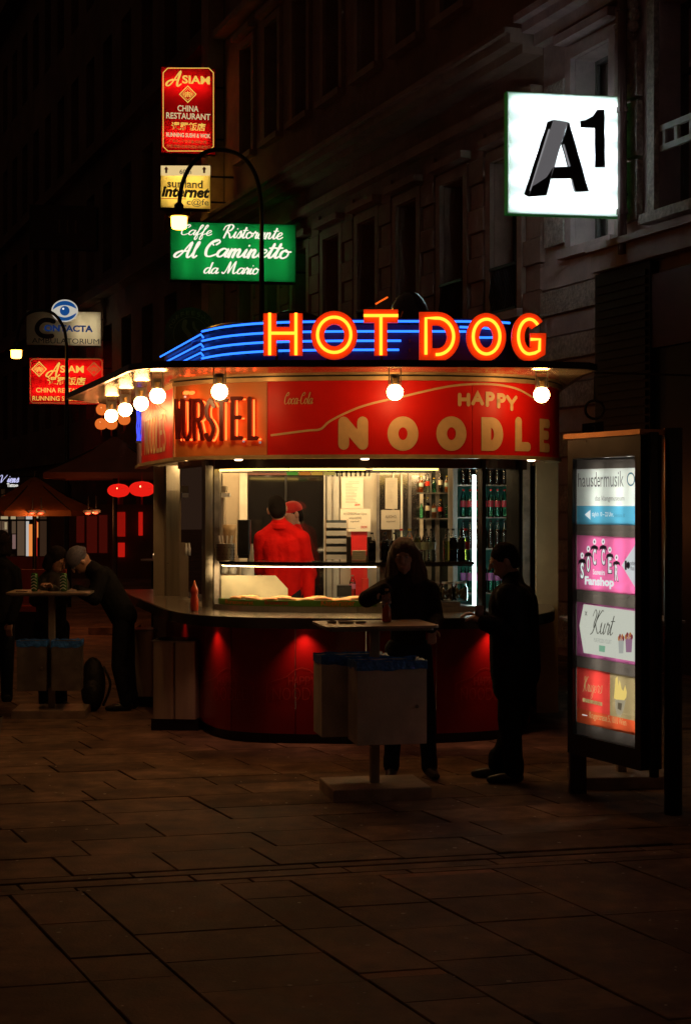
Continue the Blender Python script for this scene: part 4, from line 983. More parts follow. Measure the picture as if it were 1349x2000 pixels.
for i, (px_, lab, lq, cp, lb) in enumerate(SH):
    s = BP.px(px_, 1090)[0]; q = BP.at(s, 0, -.14-(.03 if i%2 else 0))
    bottle(lab, q.x*1.0, q.y, zs_, .27 if i > 2 else .24, .034, lq, cp, lb, 'drink bottles on the glass shelf', .62 if i == 8 else .74)
# fridge
FR = thing('drinks_fridge', 'tall drinks fridge with a lit white tube beside its dark glass doors', 'fridge', (1.35,14.6,.25))
mb = MB(); 
for a in ((.98,14.45,1.3,.04,.7,2.1), (1.62,14.45,1.3,.04,.7,2.1), (1.3,14.8,1.3,.64,.04,2.1), (1.3,14.45,2.33,.64,.7,.04), (1.3,14.45,.3,.64,.7,.08)): mb.box(a[:3], a[3:])
mb.build('cabinet', mat('fridge_grey', (.16,.17,.17), .4), FR)
for z in (1.15,1.55,1.83,2.12):
    mb = MB(); mb.box((1.3,14.4,z), (.6,.5,.012)); mb.build('shelf', steel_d, FR)
mb = MB(); c0 = P(925,928,13.62); c1 = P(926,1190,13.62); mb.tube([c0, c1], .015, 10); mb.build('light_tube', emit('fridge_tube', (.72,1,.96), 14), FR)
mb = MB(); mb.box((1.3,14.75,1.6),(.56,.02,1.4)); mb.build('lit_back', mat('teal_back', (.10,.45,.36), .5), FR)
k = 0
BB = None
for r_, z in enumerate((1.156, 1.556, 1.836, 2.126)):
    for i in range(9):
        x = 1.06+i*.062; y = 14.22
        lq = ((wat,bot_teal) if r_ in (0,2) else (cola,None)); h = .25 if r_ != 0 else .3
        ordn = ['first','second','third','fourth','fifth','sixth','seventh','eighth','last'][i]
        lab = ['teal water bottle on the lowest fridge shelf, %s from the left','dark bottle on the second fridge shelf, %s from the left','green red banded water bottle on the middle fridge shelf, %s from the left','dark bottle on the top fridge shelf, %s from the left'][r_] % ordn
        bottle(lab, x, y, z, h, .028, lq, cm('cap_red',(.6,.02,.01)) if r_ == 2 else blackp, cm('red_label_dull',(.4,.03,.05)) if r_ == 2 else (cm('violet_label',(.3,.1,.3)) if r_ == 0 else None), 'bottles of fridge shelf %s' % 'abcd'[r_])
# spirit bottles on two glass shelves before the mirror
BS = thing('wall_shelf', 'glass wall shelves carrying spirit bottles before the mirror panel', 'shelf', tuple(P(790,1000,15.0)))
for py_ in (962,1012):
    a_ = P(814,py_,15.05); b2 = P(880,py_,15.05); mb = MB(); mb.box(((a_.x+b2.x)/2,15.05,a_.z-.006), (b2.x-a_.x,.16,.01)); mb.build('shelf_board', steel_d, BS)
    for i in range(6,11):
        c_ = P(748+i*12.4,py_,15.03); hh = [.16,.2,.14,.18][(i*3+py_)%4]; k_ = (i*5+py_)%4
        bottle('%s spirit bottle on the %s wall shelf, %s from the left' % (['amber','clear','green','dark'][k_], 'upper' if py_ < 1000 else 'lower', ['first','second','third','fourth','last'][i-6]), c_.x, 15.03, c_.z, hh, .022,
               [(ora,None),(wat,None),(wat,bot_green),(cola,None)][k_], [blackp,cm('cap_red',(.6,.02,.01)),cm('cap_yellow',(.75,.55,.03)),steel][(i+k_)%4], [cm('pale_label',(.42,.52,.42)),cm('cream_label',(.7,.62,.45)),None,cm('red_label',(.6,.03,.01))][(i*2+k_)%4], 'spirit bottles on the wall shelves', .75)
# tumblers hanging from the ceiling rail
for i in range(9):
    c_ = P(645+i*9,925,14.2); mb = MB(); mb.lathe([(.022,0),(.03,.06),(.028,.06),(.02,.004)], 12, (c_.x,14.2,2.2)); o_ = mb.build('glass_tumbler', bot_glass, None, True); _props(o_, 'upturned drinking glass under the ceiling rail, %s from the left' % ['first','second','third','fourth','fifth','sixth','seventh','eighth','last'][i], 'glass', 'glasses hanging under the ceiling rail')
# jars in the case
for i, (px_, lab) in enumerate(((858,'pickle jar in the display case, left of three'), (886,'pickle jar in the display case, middle of three'), (915,'pickle jar in the display case beside the fridge light'))):
    q = BP.at(BP.px(px_,1150)[0], 0, -.17); z = 1.152; t = thing('pickle_jar', lab, 'jar', (q.x,q.y,z), group='pickle jars in the display case')
    mb = MB(); mb.lathe([(0,0),(.055,0),(.058,.02),(.058,.1),(.045,.13),(.045,.14)], 16, (q.x,q.y,z)); mb.build('glass', bot_glass, t, smooth=True)
    mb = MB()
    for k in range(11): a = k*2.4; mb.cap(q+V(.03*math.cos(a),.03*math.sin(a),z+.02+.006*k), .013, q+V(.032*math.cos(a+.5),.032*math.sin(a+.5),z+.05+.005*k), .011, 8)
    mb.build('pickles', mat('pickles_%d' % i, ((.25,.2,.03),(.3,.12,.03),(.5,.25,.04))[i], .4), t, smooth=True)
    mb = MB(); mb.tube([(q.x,q.y,z+.14), (q.x,q.y,z+.155)], .048, 16); mb.build('lid', steel, t)
# sausages on the tray: a heap along the case
sausm = mat('sausage_skin', (.55,.20,.05), .35, 0, .3, 14, coat=.3); sau2 = mat('pale_sausage', (.72,.42,.16), .35, 0, .2, 14, coat=.3)
for i in range(22):
    px_ = 447+i*12.2; s = BP.px(px_, 1165)[0]; o = -.08-.05*(i%3)
    mb = MB(); mb.tube(crom([BP.at(s+dx, 1.166+.010*math.sin(i+dx*9)+dz, o+dy) for dx, dy, dz in ((-.07,0,0),(-.03,.02,.006),(.03,.02,.006),(.07,0,0))],4), [.008,.015]+[.016]*9+[.015,.008], 8)
    o_ = mb.build('sausage', sau2 if i % 3 else sausm, smooth=True); _props(o_, '%s sausage lying on the display tray, number %s from its left end' % ('pale' if i % 3 else 'browned', ['one','two','three','four','five','six','seven','eight','nine','ten','eleven','twelve','thirteen','fourteen','fifteen','sixteen','seventeen','eighteen','nineteen','twenty','twenty one','twenty two'][i]), 'sausage', 'sausages on the display tray')
def simple(name, label, cat, mb, m, group=None, smooth=False):
    o = mb.build(name, m, None, smooth); _props(o, label, cat, group); return o
# brochure rack
q0 = P(657,1093,13.2); BR = thing('brochure_rack', 'stepped plastic rack of leaflets on the glass shelf', 'rack', tuple(q0))
rk = mat('rack_cream', (.6,.42,.28), .4); z0 = 1.479
for s_ in (-1,1):
    mb = MB(); x = q0.x+s_*.092; mb.add([(x-.003,13.1,z0),(x-.003,13.25,z0),(x-.003,13.25,z0+.33),(x-.003,13.2,z0+.35),(x+.003,13.1,z0),(x+.003,13.25,z0),(x+.003,13.25,z0+.33),(x+.003,13.2,z0+.35)], [(0,1,2,3),(7,6,5,4),(0,3,7,4),(1,5,6,2),(3,2,6,7),(0,4,5,1)]); mb.build('side_panel', rk, BR)
for i in range(5):
    mb = MB(); z = z0+.015+i*.066; mb.box((q0.x,13.12+i*.02,z+.02), (.175,.004,.035), 0, (-.35,'X')); mb.box((q0.x,13.14+i*.02,z), (.175,.07,.004)); mb.build('tray', mat('tray_grey', (.75,.77,.8), .3), BR)
    mb = MB(); mb.box((q0.x,13.15+i*.02,z+.035), (.165,.02,.045), 0, (-.35,'X')); mb.build('leaflets', mat('leaflet_dark_%d' % (i%2), ((.05,.07,.09),(.10,.12,.13))[i%2], .5), BR)
# napkin box, cutlery pot, dispenser, boxes
NB = thing('napkin_box', 'dark open box holding a stack of pale napkins on the shelf', 'napkin box', (.15,13.15,z0)); a = P(701,1090,13.15)
mb = MB(); 
for s_ in (-1,1): mb.box((a.x+s_*.085,13.15,z0+.1), (.04,.12,.2))
mb.box((a.x,13.2,z0+.02), (.13,.02,.04)); mb.build('box', mat('box_brown', (.05,.04,.03), .5), NB)
for k in range(5): mb = MB(); mb.box((a.x+random.uniform(-.003,.003),13.14,z0+.012+k*.017), (.118,.1,.014)); mb.build('napkin_stack', mat('napkin', (.7,.62,.48), .9), NB)
a = P(441,1090,13.12); CP = thing('cutlery_pot', 'perforated steel pot of plastic forks at the left end of the shelf', 'pot', (a.x,13.12,z0))
mb = MB(); mb.lathe([(0,0),(.07,0),(.075,.01),(.075,.14),(.078,.145),(.07,.145),(.07,.02)], 20, (a.x,13.12,z0)); mb.build('pot', steel, CP, smooth=True)
mb = MB()
for k in range(30): an = .21*k; zz = z0+.03+.028*(k%4); mb.ell((a.x+.0755*math.cos(PI+an*.5), 13.12+.0755*math.sin(PI+an*.5), zz), .004, 5, 4)
mb.build('perforation', blackp, CP)
for k in range(10): mb = MB(); an = k*.7; p0 = V(a.x+.03*math.cos(an),13.12+.03*math.sin(an),z0+.06); mb.tube([p0, p0+V(.03*math.cos(an),.02*math.sin(an),.15)], [.004,.007], 6); mb.build('fork', mat('fork_white', (.75,.7,.62), .4), CP)
mb = MB(); mb.lathe([(.045,0),(.055,.16),(.058,.21),(.05,.21),(.045,.02)], 16, (a.x+.02,13.25,z0+.09)); simple('paper_cups', 'stack of pale paper cups behind the cutlery pot', 'cups', mb, mat('cup_paper', (.7,.5,.28), .6), smooth=True)
a = P(477,1080,13.3); mb = MB(); mb.rbox((a.x,13.3,z0+.19), (.11,.12,.3), .03); mb.box((a.x,13.26,z0+.035),(.09,.06,.03)); simple('soap_dispenser', 'black dispenser standing on the shelf beside the cutlery pot', 'dispenser', mb, blackp)
mb = MB(); b_ = P(487,1090,13.25); mb.add([(b_.x,13.2,z0),(b_.x+.04,13.2,z0),(b_.x+.03,13.2,z0+.14),(b_.x+.018,13.2,z0+.14),(b_.x,13.24,z0),(b_.x+.04,13.24,z0),(b_.x+.03,13.24,z0+.14),(b_.x+.018,13.24,z0+.14)], [(0,1,2,3),(7,6,5,4),(0,4,5,1),(1,5,6,2),(2,6,7,3),(3,7,4,0)]); simple('menu_card', 'narrow white stand-up card beside the black dispenser', 'card', mb, white_in)
for px_, lab in ((438,'white sauce tub behind the ivory guard, left one'), (455,'white sauce tub behind the ivory guard, right one')):
    c_ = P(px_,1112,13.4); mb = MB(); mb.lathe([(0,0),(.03,0),(.035,.04),(.012,.075),(.006,.12),(0,.12)], 12, (c_.x,13.4,1.36)); simple('squeeze_bottle', lab, 'squeeze bottle', mb, white_in, 'squeeze bottles in the display case', True)
c_ = P(484,1112,13.5); mb = MB(); mb.tube([(c_.x,13.5,1.16),(c_.x,13.5,1.44)], .055, 16); simple('paper_roll', 'white paper roll upright behind the ivory guard', 'paper roll', mb, white_in)
# grill hood, oven and shelves at the left of the interior
OV = thing('oven_unit', 'steel oven with hood in the left corner of the kiosk', 'oven', (-1.35,15,.25))
def ob(x0, x1, y0, y1, Y, m, name, t=.3):
    a_, b_ = P(x0,y1,Y), P(x1,y0,Y); mb = MB(); mb.box(((a_.x+b_.x)/2,Y+t/2,(a_.z+b_.z)/2), (b_.x-a_.x,t,b_.z-a_.z)); return mb.build(name, m, OV)
ob(352,440,949,962,14.5,wallst,'hood'); ob(356,446,963,971,14.45,white_in,'hood_lip'); ob(360,372,972,1059,14.6,wallst,'side_panel'); ob(425,437,972,1059,14.6,wallst,'side_panel')
ob(373,424,972,1040,14.65,mat('oven_glass',(.02,.015,.01),.08,spec=.9),'oven_door')
for k in range(6): ob(374,423,978+k*9,980+k*9,14.6,steel_d,'oven_rack',.02)
ob(352,440,1060,1180,14.5,wallst,'cabinet'); ob(420,433,925,950,14.4,blackp,'speaker_box',.15)
for px_, lab in ((364,'small condiment bottle on the side sill, left one'), (370,'small condiment bottle on the side sill, right one')):
    c_ = P(px_,1085,13.9); mb = MB(); mb.lathe([(0,0),(.012,0),(.014,.06),(.006,.09),(.007,.11),(0,.11)], 10, (c_.x,13.9,c_.z)); simple('condiment_bottle', lab, 'bottle', mb, white_in, 'condiment bottles on the side sill', True)
# notices
def sheet(x0, y0, x1, y1, lab, Y=15.24):
    S_ = Surf([(P(x0,0,Y).x-.5,Y), (P(x1,0,Y).x+.5,Y)]); t = thing('notice_sheet', lab, 'notice', (P((x0+x1)/2,y1,Y).x,Y,P(x0,y1,Y).z)); poly(S_, [(x0,y1),(x1,y1),(x1,y0),(x0,y0)], mat('paper', (.82,.78,.66), .8, 0, .04), t, 0, 'paper'); return S_, t
ink = mat('print_ink', (.06,.05,.045), .7); redink = mat('red_ink', (.6,.04,.02), .7)
S_, t = sheet(667,933,709,993,'tall printed price notice on the steel wall of the kiosk')
mb = MB(); rr = random.Random(2)
for k in range(15): pline(S_, [(675+(k==0)*5,941+k*2.9),(675+rr.uniform(12,27),941+k*2.9)], .55, ink, t, .003, mb=mb)
mb.build('printed_lines', mat('grey_ink', (.35,.32,.28), .8), t); txt(S_, 'CROW', (692,984,703,988), redink, t, bold=.03, off=.003)
S_, t = sheet(664,994,723,1038,'wide printed notice about young people and alcohol below the tall one', 15.2)
txt(S_, 'An JUGENDLICHE unter 16 Jahren', (671,1001,716,1007), ink, t, off=.003); txt(S_, 'wird kein ALKOHOL', (681,1009,706,1014), ink, t, off=.003); txt(S_, 'ausgeschenkt!', (684,1016,702,1021), ink, t, off=.003); txt(S_, 'CROW', (704,1027,717,1032), redink, t, bold=.03, off=.003)
pline(S_, [(672,1032),(694,1032)], .5, ink, t, .003)
mdl = mat('paper_reflected', (.42,.38,.31), .7, 0, .08); S_, t = sheet(752,933,776,994,'painted reflection of the tall price notice on the mirror panel',15.2); t.children[0].data.materials[0] = mdl  # dull copies of both notices stand in for their mirror reflections
mb = MB()
for k in range(14): pline(S_, [(756,941+k*3),(756+rr.uniform(8,16),941+k*3)], .55, ink, t, .003, mb=mb)
mb.build('printed_lines', MATS['grey_ink'], t)
S_, t = sheet(744,996,781,1034,'painted reflection of the wide notice above the shelf bottles',15.19); t.children[0].data.materials[0] = mdl
txt(S_, 'ALKOHOL', (752,1006,775,1012), ink, t, off=.003); txt(S_, 'ausgeschenkt!', (754,1016,772,1021), ink, t, off=.003)
# small bottles seen through the case
c_ = P(688,1165,13.9); bottle('clear glass bottle with a pink label inside the display case', c_.x, 13.9, c_.z, .19, .028, (wat,None), steel, cm('pink_label',(.6,.15,.25)))
c_ = P(713,1165,13.9); mb = MB(); mb.rbox((c_.x,13.9,c_.z+.08), (.06,.05,.16), .012); mb.box((c_.x,13.9,c_.z+.2),(.03,.02,.09)); simple('red_can', 'red box with a white top behind the sausage tray', 'box', mb, cm('can_red',(.65,.03,.02)))
mb = MB(); c_ = P(672,1160,13.95); mb.box((c_.x,13.95,c_.z+.03),(.13,.2,.1)); simple('dark_crate', 'low dark box under the red board inside the kiosk', 'box', mb, blackp)
# ketchup on the counter outside
SQ = thing('sauce_bottle', 'red squeeze bottle of ketchup on the outside counter by the left post', 'bottle', tuple(P(380,1186,12.95)))
c_ = P(380,1187,12.95); c_.z = 1.071; mb = MB(); mb.lathe([(0,0),(.03,0),(.033,.02),(.033,.1),(.024,.13),(.033,.16),(.028,.19),(.012,.215)], 16, c_); mb.build('bottle', mat('ketchup', (.55,.05,.01), .3, coat=.4), SQ, smooth=True)
mb = MB(); mb.lathe([(.014,.214),(.012,.225),(.004,.255),(0,.256)], 12, c_); mb.build('nozzle', mat('nozzle_orange', (.7,.15,.03), .4), SQ, smooth=True)
# ------------------------------------------------------------------ standing tables
tabm = mat('table_steel', (.42,.34,.26), .4, .5, .2, 6, bump=.1, bs=40, dirt=.3); basem = mat('base_plate', (.40,.30,.22), .5, .4, .2, 8, bump=.2, bs=50, dirt=.3)
binm = mat('bin_steel', (.74,.66,.55), .5, .15, .15, 5, bump=.08, bs=60, dirt=.3); bagm = mat('blue_bin_bag', (.035,.16,.50), .35, 0, .3, 25, bump=.9, bs=30)
def table(label, x, y, rz, bins, group='standing tables round the kiosk', binm=binm):
    t = thing('standing_table', label, 'table', (x,y,0), rz, group); M = WM[t.name]
    mb = MB(M); mb.cbox((0,0,.04), (.66,.5,.08), .006); mb.build('base_plate', basem, t)
    mb = MB(M); mb.rbox((0,0,.6), (.062,.062,1.06), .008); mb.build('post', tabm, t)
    mb = MB(M); mb.rbox((0,0,1.142), (.76,.56,.016), .03); mb.build('tabletop', tabm, t); mb = MB(M); mb.rbox((0,0,1.125), (.7,.5,.018), .02); mb.build('underframe', steel_d, t)
    for i, (bx_, by_, w_, d_, h_, z_) in enumerate(bins):
        mb = MB(M); e = .004
        mb.box((bx_,by_-d_/2,z_+h_/2), (w_,e,h_)); mb.box((bx_,by_+d_/2,z_+h_/2), (w_,e,h_)); mb.box((bx_-w_/2,by_,z_+h_/2), (e,d_,h_)); mb.box((bx_+w_/2,by_,z_+h_/2), (e,d_,h_)); mb.box((bx_,by_,z_), (w_,d_,e))
        b = mb.build('bin_box', binm, t)
        mb = MB(M); n = 40; ring = []
        for k in range(n):
            u = k/n*4; sd_ = int(u); f = u-sd_; hw, hd = w_/2+.006, d_/2+.006
            cx_, cy_ = [(-hw+2*hw*f,-hd), (hw,-hd+2*hd*f), (hw-2*hw*f,hd), (-hw,hd-2*hd*f)][sd_]; ring.append((bx_+cx_, by_+cy_, random.uniform(-.006,.006)))
        vs = [(a,b_,z_+h_-.045+c*1.8) for a,b_,c in ring]+[(a,b_,z_+h_+.012+c) for a,b_,c in ring]+[(bx_+(a-bx_)*.9,by_+(b_-by_)*.9,z_+h_-.02+c) for a,b_,c in ring]
        mb.add(vs, [(q*n+k, q*n+(k+1)%n, (q+1)*n+(k+1)%n, (q+1)*n+k) for q in range(2) for k in range(n)]); mb.build('bag_liner', bagm, b)
        mb = MB(M); mb.tube([(bx_+w_*.36,by_-d_/2-.002,z_+h_*.46), (bx_+w_*.36,by_-d_/2-.012,z_+h_*.46)], .012, 12); mb.build('lock', steel_d, b)
    return t
table('standing table with a blue lined steel bin in front of the kiosk', .195, 10.62, .2, [(.04,-.2,.46,.3,.53,.385), (-.12,.2,.46,.3,.53,.385)])
table('standing table at the left with two blue lined bins', P(102,1200,14.55).x, 14.55, .05, [(-.15,-.14,.26,.22,.44,.26), (.16,-.14,.26,.22,.44,.26)], binm=mat('dimmed_bin_steel', (.26,.21,.17), .5, .3, .2, 6, dirt=.5))  # bin steel toned darker to offset the lamplight on it
table('standing table mostly hidden behind the lit sign case', 1.93, 11.05, .1, [])
# things on the tables
OBt = P(755,1209,10.72); bottle('half full orange drink bottle held upright on the near table', OBt.x, 10.72, 1.151, .225, .032, (ora,bot_glass), cm('cap_orange',(.6,.25,.05)), None, None, .6)
for px_, lab in ((68,'tall green drink can on the left table, left one'), (125,'tall green drink can on the left table beside the hands')):
    c_ = P(px_,1160,14.5); CN = thing('drink_can', lab, 'can', (c_.x,14.5,1.151), group='green cans on the left table'); q = V(c_.x,14.5,1.151)
    mb = MB(); mb.lathe([(0,.002),(.026,0),(.032,.012),(.032,.155),(.026,.168),(.024,.166),(0,.166)], 16, q); mb.build('can_body', mat('can_green', (.06,.16,.05), .25, .5), CN, smooth=True)
    mb = MB(); S_ = Surf([(c_.x-.1,14.466), (c_.x+.1,14.466)])
    for k in range(5): rib(mb, S_, crom([(.075,1.171+k*.028),(.1,1.185+k*.028),(.125,1.171+k*.028)],3), .007, None, .001)
    mb.build('can_print', mat('can_white', (.5,.52,.45), .4), CN)
c_ = P(45,1166,14.45); mb = MB(); mb.rbox((c_.x,14.4,1.155),(.1,.06,.008),.01); simple('phone', 'small phone lying at the left end of the left table', 'phone', mb, mat('phone_glass',(.3,.2,.2),.1))
for px_, lab, w_ in ((648,'crumpled napkin on the near table',.07), (676,'paper plate on the near table',.12), (704,'small foil tray on the near table beside the bottle',.08)):
    c_ = P(px_,1209,10.62); mb = MB(); mb.lathe([(0,0),(w_*.4,0),(w_*.5,.012),(w_*.48,.013),(w_*.38,.003)], 14, (c_.x,10.62,1.151)); simple('paper_plate', lab, 'plate', mb, mat('paper_plate', (.55,.45,.33), .6))
# cup in the hand of the man
c_ = P(935,1200,10.98); mb = MB(); mb.lathe([(0,-.05),(.026,-.05),(.034,.06),(.032,.06),(.024,-.045)], 14, c_); simple('paper_cup', 'paper cup held by the man in the black coat', 'cup', mb, mat('cup_brown', (.18,.1,.06), .6), smooth=True)
# ------------------------------------------------------------------ steel litter bins, backpack
def litter(label, x, y, rz, cols, h, w=.2):
    t = thing('litter_bin', label, 'bin', (x,y,0), rz, 'steel litter bins at the kiosk side'); M = WM[t.name]
    mb = MB(M); mb.box((0,.02,.05), (w*cols+.04,.34,.1)); mb.build('foot', blackm, t)
    for k in range(cols):
        mb = MB(M); x_ = (k-(cols-1)/2)*(w+.006); mb.rbox((x_,0,.1+h/2), (w,.34,h), .02, seg=4); mb.build('steel_column', mat('litter_steel', (.62,.52,.40), .38, .45, .15, 9, bump=.05, bs=60, stretch=(1,1,.1), dirt=.25), t, smooth=True, angle=.5)
    mb = MB(M); mb.rbox((0,.0,.1+h+.008), (w*cols+.03,.37,.014), .02); mb.build('rim', steel, t); mb = MB(M); mb.rbox((0,.0,.1+h+.018), (w*cols-.02,.3,.004), .02); mb.build('opening', blackm, t)
litter('double steel litter bin nearest the kiosk base', P(345,1425,13.6).x, 13.75, -.12, 2, .66, .185)
litter('single steel litter bin behind the double one', P(278,1378,15.2).x, 15.35, -.1, 1, .62, .25)
BG = thing('backpack', 'black backpack standing on the ground beside the left table', 'backpack', tuple(V(P(182,1370,14.9).x,14.9,0)))
c_ = BG.location.copy(); mb = MB(); mb.ell(c_+V(0,0,.25), (.12,.1,.26), 16, 10); mb.ell(c_+V(0,-.07,.17), (.1,.07,.14), 14, 8); mb.build('bag', mat('nylon_black', (.006,.006,.007), .6, bump=.4, bs=40), BG, smooth=True)
mb = MB(); mb.tube(crom([c_+V(.1,-.02,.42), c_+V(.17,-.04,.25), c_+V(.1,-.02,.05)],5), .013, 6); mb.build('strap', blackp, BG)
# carrier bag at left edge
CB = thing('carrier_bag', 'pale carrier bag standing at the left edge of the pavement', 'bag', (-2.95,12.9,0)); mb = MB(); mb.add([(-3.15,12.9,0),(-2.86,12.9,0),(-2.86,13.05,0),(-3.15,13.05,0),(-3.17,12.9,.19),(-2.84,12.9,.19),(-2.83,13.05,.2),(-3.16,13.05,.2)], [(0,1,5,4),(1,2,6,5),(2,3,7,6),(3,0,4,7),(3,2,1,0)]); mb.build('bag', mat('bag_grey', (.12,.1,.09), .5), CB)
mb = MB(); mb.tube(crom([V(-3.08,12.9,.18), V(-3.05,12.9,.26), V(-2.96,12.9,.26), V(-2.93,12.9,.18)],5), .006, 6); mb.build('handle', mat('handle_pale', (.4,.36,.32), .5), CB)
# ------------------------------------------------------------------ light box signs on the street
UD = Vector((1, .17)).normalized()
def boxsign(name, label, px0, py0, px1, py1, Y, facem, tubes, tcol, ts, depth=.22, rimm=None, side=None, tv=False, hidden=False):
    """sign box perpendicular to the facade; px1 = side next to the wall"""
    a = P(px0, 0, Y); kx = (px1-CX)/F; t = (kx*a.y-a.x)/(UD.x-kx*UD.y); b = Vector((a.x+UD.x*t, a.y+UD.y*t)); S_ = Surf([(a.x,a.y), (b.x,b.y)]); L = S_.L; z1 = P(0,py0,Y).z; z0 = P(0,py1,Y).z
    T = thing(name, label, 'sign', (a.x,a.y,z0)); e = .02
    mb = MB(); S_.wall(0,L,z0,z0+e,-depth,0,mb); S_.wall(0,L,z1-e,z1,-depth,0,mb); S_.wall(0,e,z0+e,z1-e,-depth,0,mb); S_.wall(L-e,L,z0+e,z1-e,-depth,0,mb); mb.build('frame', rimm or blackm, T)
    mb = MB(); S_.face(e,L-e,z0+e,z1-e,-depth+.004,mb); mb.build('back_panel', side or facem, T)
    mb = MB(); S_.face(.004,L-.004,z0+.004,z1-.004,.002,mb); mb.build('face', facem, T)
    em = emit(name+'_tube', tcol, ts)
    for k in tubes:
        mb = MB()
        if tv: mb.tube([S_.at(L*k,z0+.06,-depth*.6), S_.at(L*k,z1-.06,-depth*.6)], .013, 8)
        else: mb.tube([S_.at(.06,z0+(z1-z0)*k,-depth*.6), S_.at(L-.06,z0+(z1-z0)*k,-depth*.6)], .013, 8)
        mb.build('lamp_tube', em, T)
    for z in (z0+.2*(z1-z0), z1-.2*(z1-z0)): mb = MB(); mb.tube([S_.at(L,z,-depth/2), S_.at(L,z,-depth/2)+Vector((UD.x,UD.y,0))*.5], .02, 6); mb.build('bracket', blackm, T)
    S_.z0, S_.z1 = z0, z1; return S_, T
# A1
aw = mat('white_acrylic', (.88,.92,.93), .3, 0, .01, mode='trans')
S_, T = boxsign('square_sign', 'white square light box with a dark letter A and a raised 1', 989,178,1217,418,18.4, aw, (.1,.3,.5,.7,.9), (.86,.97,1), 26, .11, mat('green_edge', (.02,.2,.03), .4, em=(.02,.5,.05), es=.06))
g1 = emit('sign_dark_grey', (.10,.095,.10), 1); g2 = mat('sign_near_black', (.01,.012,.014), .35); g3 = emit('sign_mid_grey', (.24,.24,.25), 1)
def z3(pts): return [(900+x/3.004, y/3.004) for x, y in pts]
poly(S_, z3([(843,982),(785,982),(782,752),(700,748),(698,710),(730,704),(770,682),(797,643),(840,643)]), g2, T, .003, 'figure_one')
poly(S_, z3([(368,1140),(395,1155),(542,702),(505,716)]), g2, T, .003, 'letter_side')
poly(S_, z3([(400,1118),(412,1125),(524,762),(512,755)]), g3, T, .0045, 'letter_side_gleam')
poly(S_, z3([(395,1155),(500,1146),(590,830),(628,718),(540,702)]), g1, T, .005, 'letter_stroke')
poly(S_, z3([(395,1155),(500,1146),(524,1050),(540,980),(500,1040),(440,1080),(418,1092)]), g2, T, .0065, 'letter_stroke')
poly(S_, z3([(748,1122),(665,1126),(585,845),(598,810),(628,718),(635,722)]), g2, T, .008, 'letter_stroke')
poly(S_, z3([(625,716),(598,812),(585,830),(560,760),(570,706)]), g1, T, .0095, 'letter_stroke')
poly(S_, z3([(524,1050),(545,980),(632,978),(652,1048)]), g2, T, .011, 'letter_bar')
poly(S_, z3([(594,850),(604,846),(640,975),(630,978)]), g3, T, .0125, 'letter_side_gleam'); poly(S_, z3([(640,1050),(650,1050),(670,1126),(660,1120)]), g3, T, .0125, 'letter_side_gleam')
# Chinese restaurant signs
yl = emit('sign_yellow', (1,.60,.10), .85); cr_ = emit('sign_cream', (1,.80,.42), .62); dim = emit('sign_orange_dim', (.8,.22,.05), .45); redac = mat('red_acrylic', (.72,.012,.015), .3, 0, .02, mode='trans')
def border(S_, x0, y0, x1, y1, c, m, T, w=1.6): pline(S_, [(x0+c,y0),(x1-c,y0),(x1,y0+c),(x1,y1-c),(x1-c,y1),(x0+c,y1),(x0,y1-c),(x0,y0+c)], w, m, T, .006, 'border_line', closed=True)
def diamond(S_, cx, cy, r, m, T):
    mb = MB(); pline(S_, [(cx,cy-r),(cx+r,cy),(cx,cy+r),(cx-r,cy)], 1.8, m, T, .006, closed=True, mb=mb)
    pline(S_, [(cx,cy-r*.72),(cx+r*.72,cy),(cx,cy+r*.72),(cx-r*.72,cy)], .7, m, T, .0065, closed=True, mb=mb)
    for p in (((-.3,-.2),(-.3,.3)), ((.3,-.2),(.3,.3)), ((-.3,-.2),(.3,-.2)), ((0,-.35),(0,.3)), ((-.15,0),(-.2,.3)), ((.15,0),(.2,.3)), ((-.45,-.1),(-.5,.1)), ((.45,-.1),(.5,.1)), ((-.15,-.05),(.15,-.05))):
        pline(S_, [(cx+a*r,cy+b*r) for a, b in p], 1.5, m, T, .007, mb=mb)
    mb.build('diamond_emblem', m, T)
S_, T = boxsign('restaurant_sign', 'tall red light box reading ASIAM CHINA RESTAURANT above the yellow sign', 314,129,421,299,34.5, redac, (.2,.8), (1,.35,.25), 30, .3)
border(S_, 319,133,417,295,9, yl, T); script(S_, 'A', (325,138,354,168), yl, T, wt=.26, slant=.2, off=.006); txt(S_, 'SIAM', (356,148,410,164), yl, T, bold=.03)
diamond(S_, 367, 184, 16, yl, T); txt(S_, 'CHINA', (347,206,388,218), cr_, T, bold=.015); txt(S_, 'RESTAURANT', (325,221,411,233), cr_, T, bold=.015); txt(S_, '暹羅飯店', (334,239,402,255), yl, T, bold=.02, shear=.1); txt(S_, 'RUNNING SUSHI & WOK', (325,260,411,268.5), cr_, T, bold=.03)
txt(S_, '广东点心•海鲜拼盘•风味小吃', (331,273,404,279.5), dim, T, bold=.01); txt(S_, '炒饭 炒面•日本料理店•外卖专门', (326,283,411,290), dim, T, bold=.01)
S_, T = boxsign('internet_sign', 'yellow light box reading surfland internet cafe behind the hooked lamp', 313,322,412,406,33.5, mat('yellow_acrylic', (.85,.60,.12), .3, 0, .01, mode='trans'), (.25,.75), (1,.85,.6), 28, .3)
poly(S_, [(314.5,343),(411,343),(411,323.5),(314.5,323.5)], emit('sign_pale_band', (.95,.68,.30), .8), T, .004, 'pale_band')
ri = mat('sign_red_print', (.6,.03,.01), .5); gi = mat('sign_grey_print', (.14,.12,.08), .5); bi = mat('sign_black_print', (.02,.012,.01), .5)
txt(S_, '60m', (351,331,374,340), gi, T, bold=.01); 
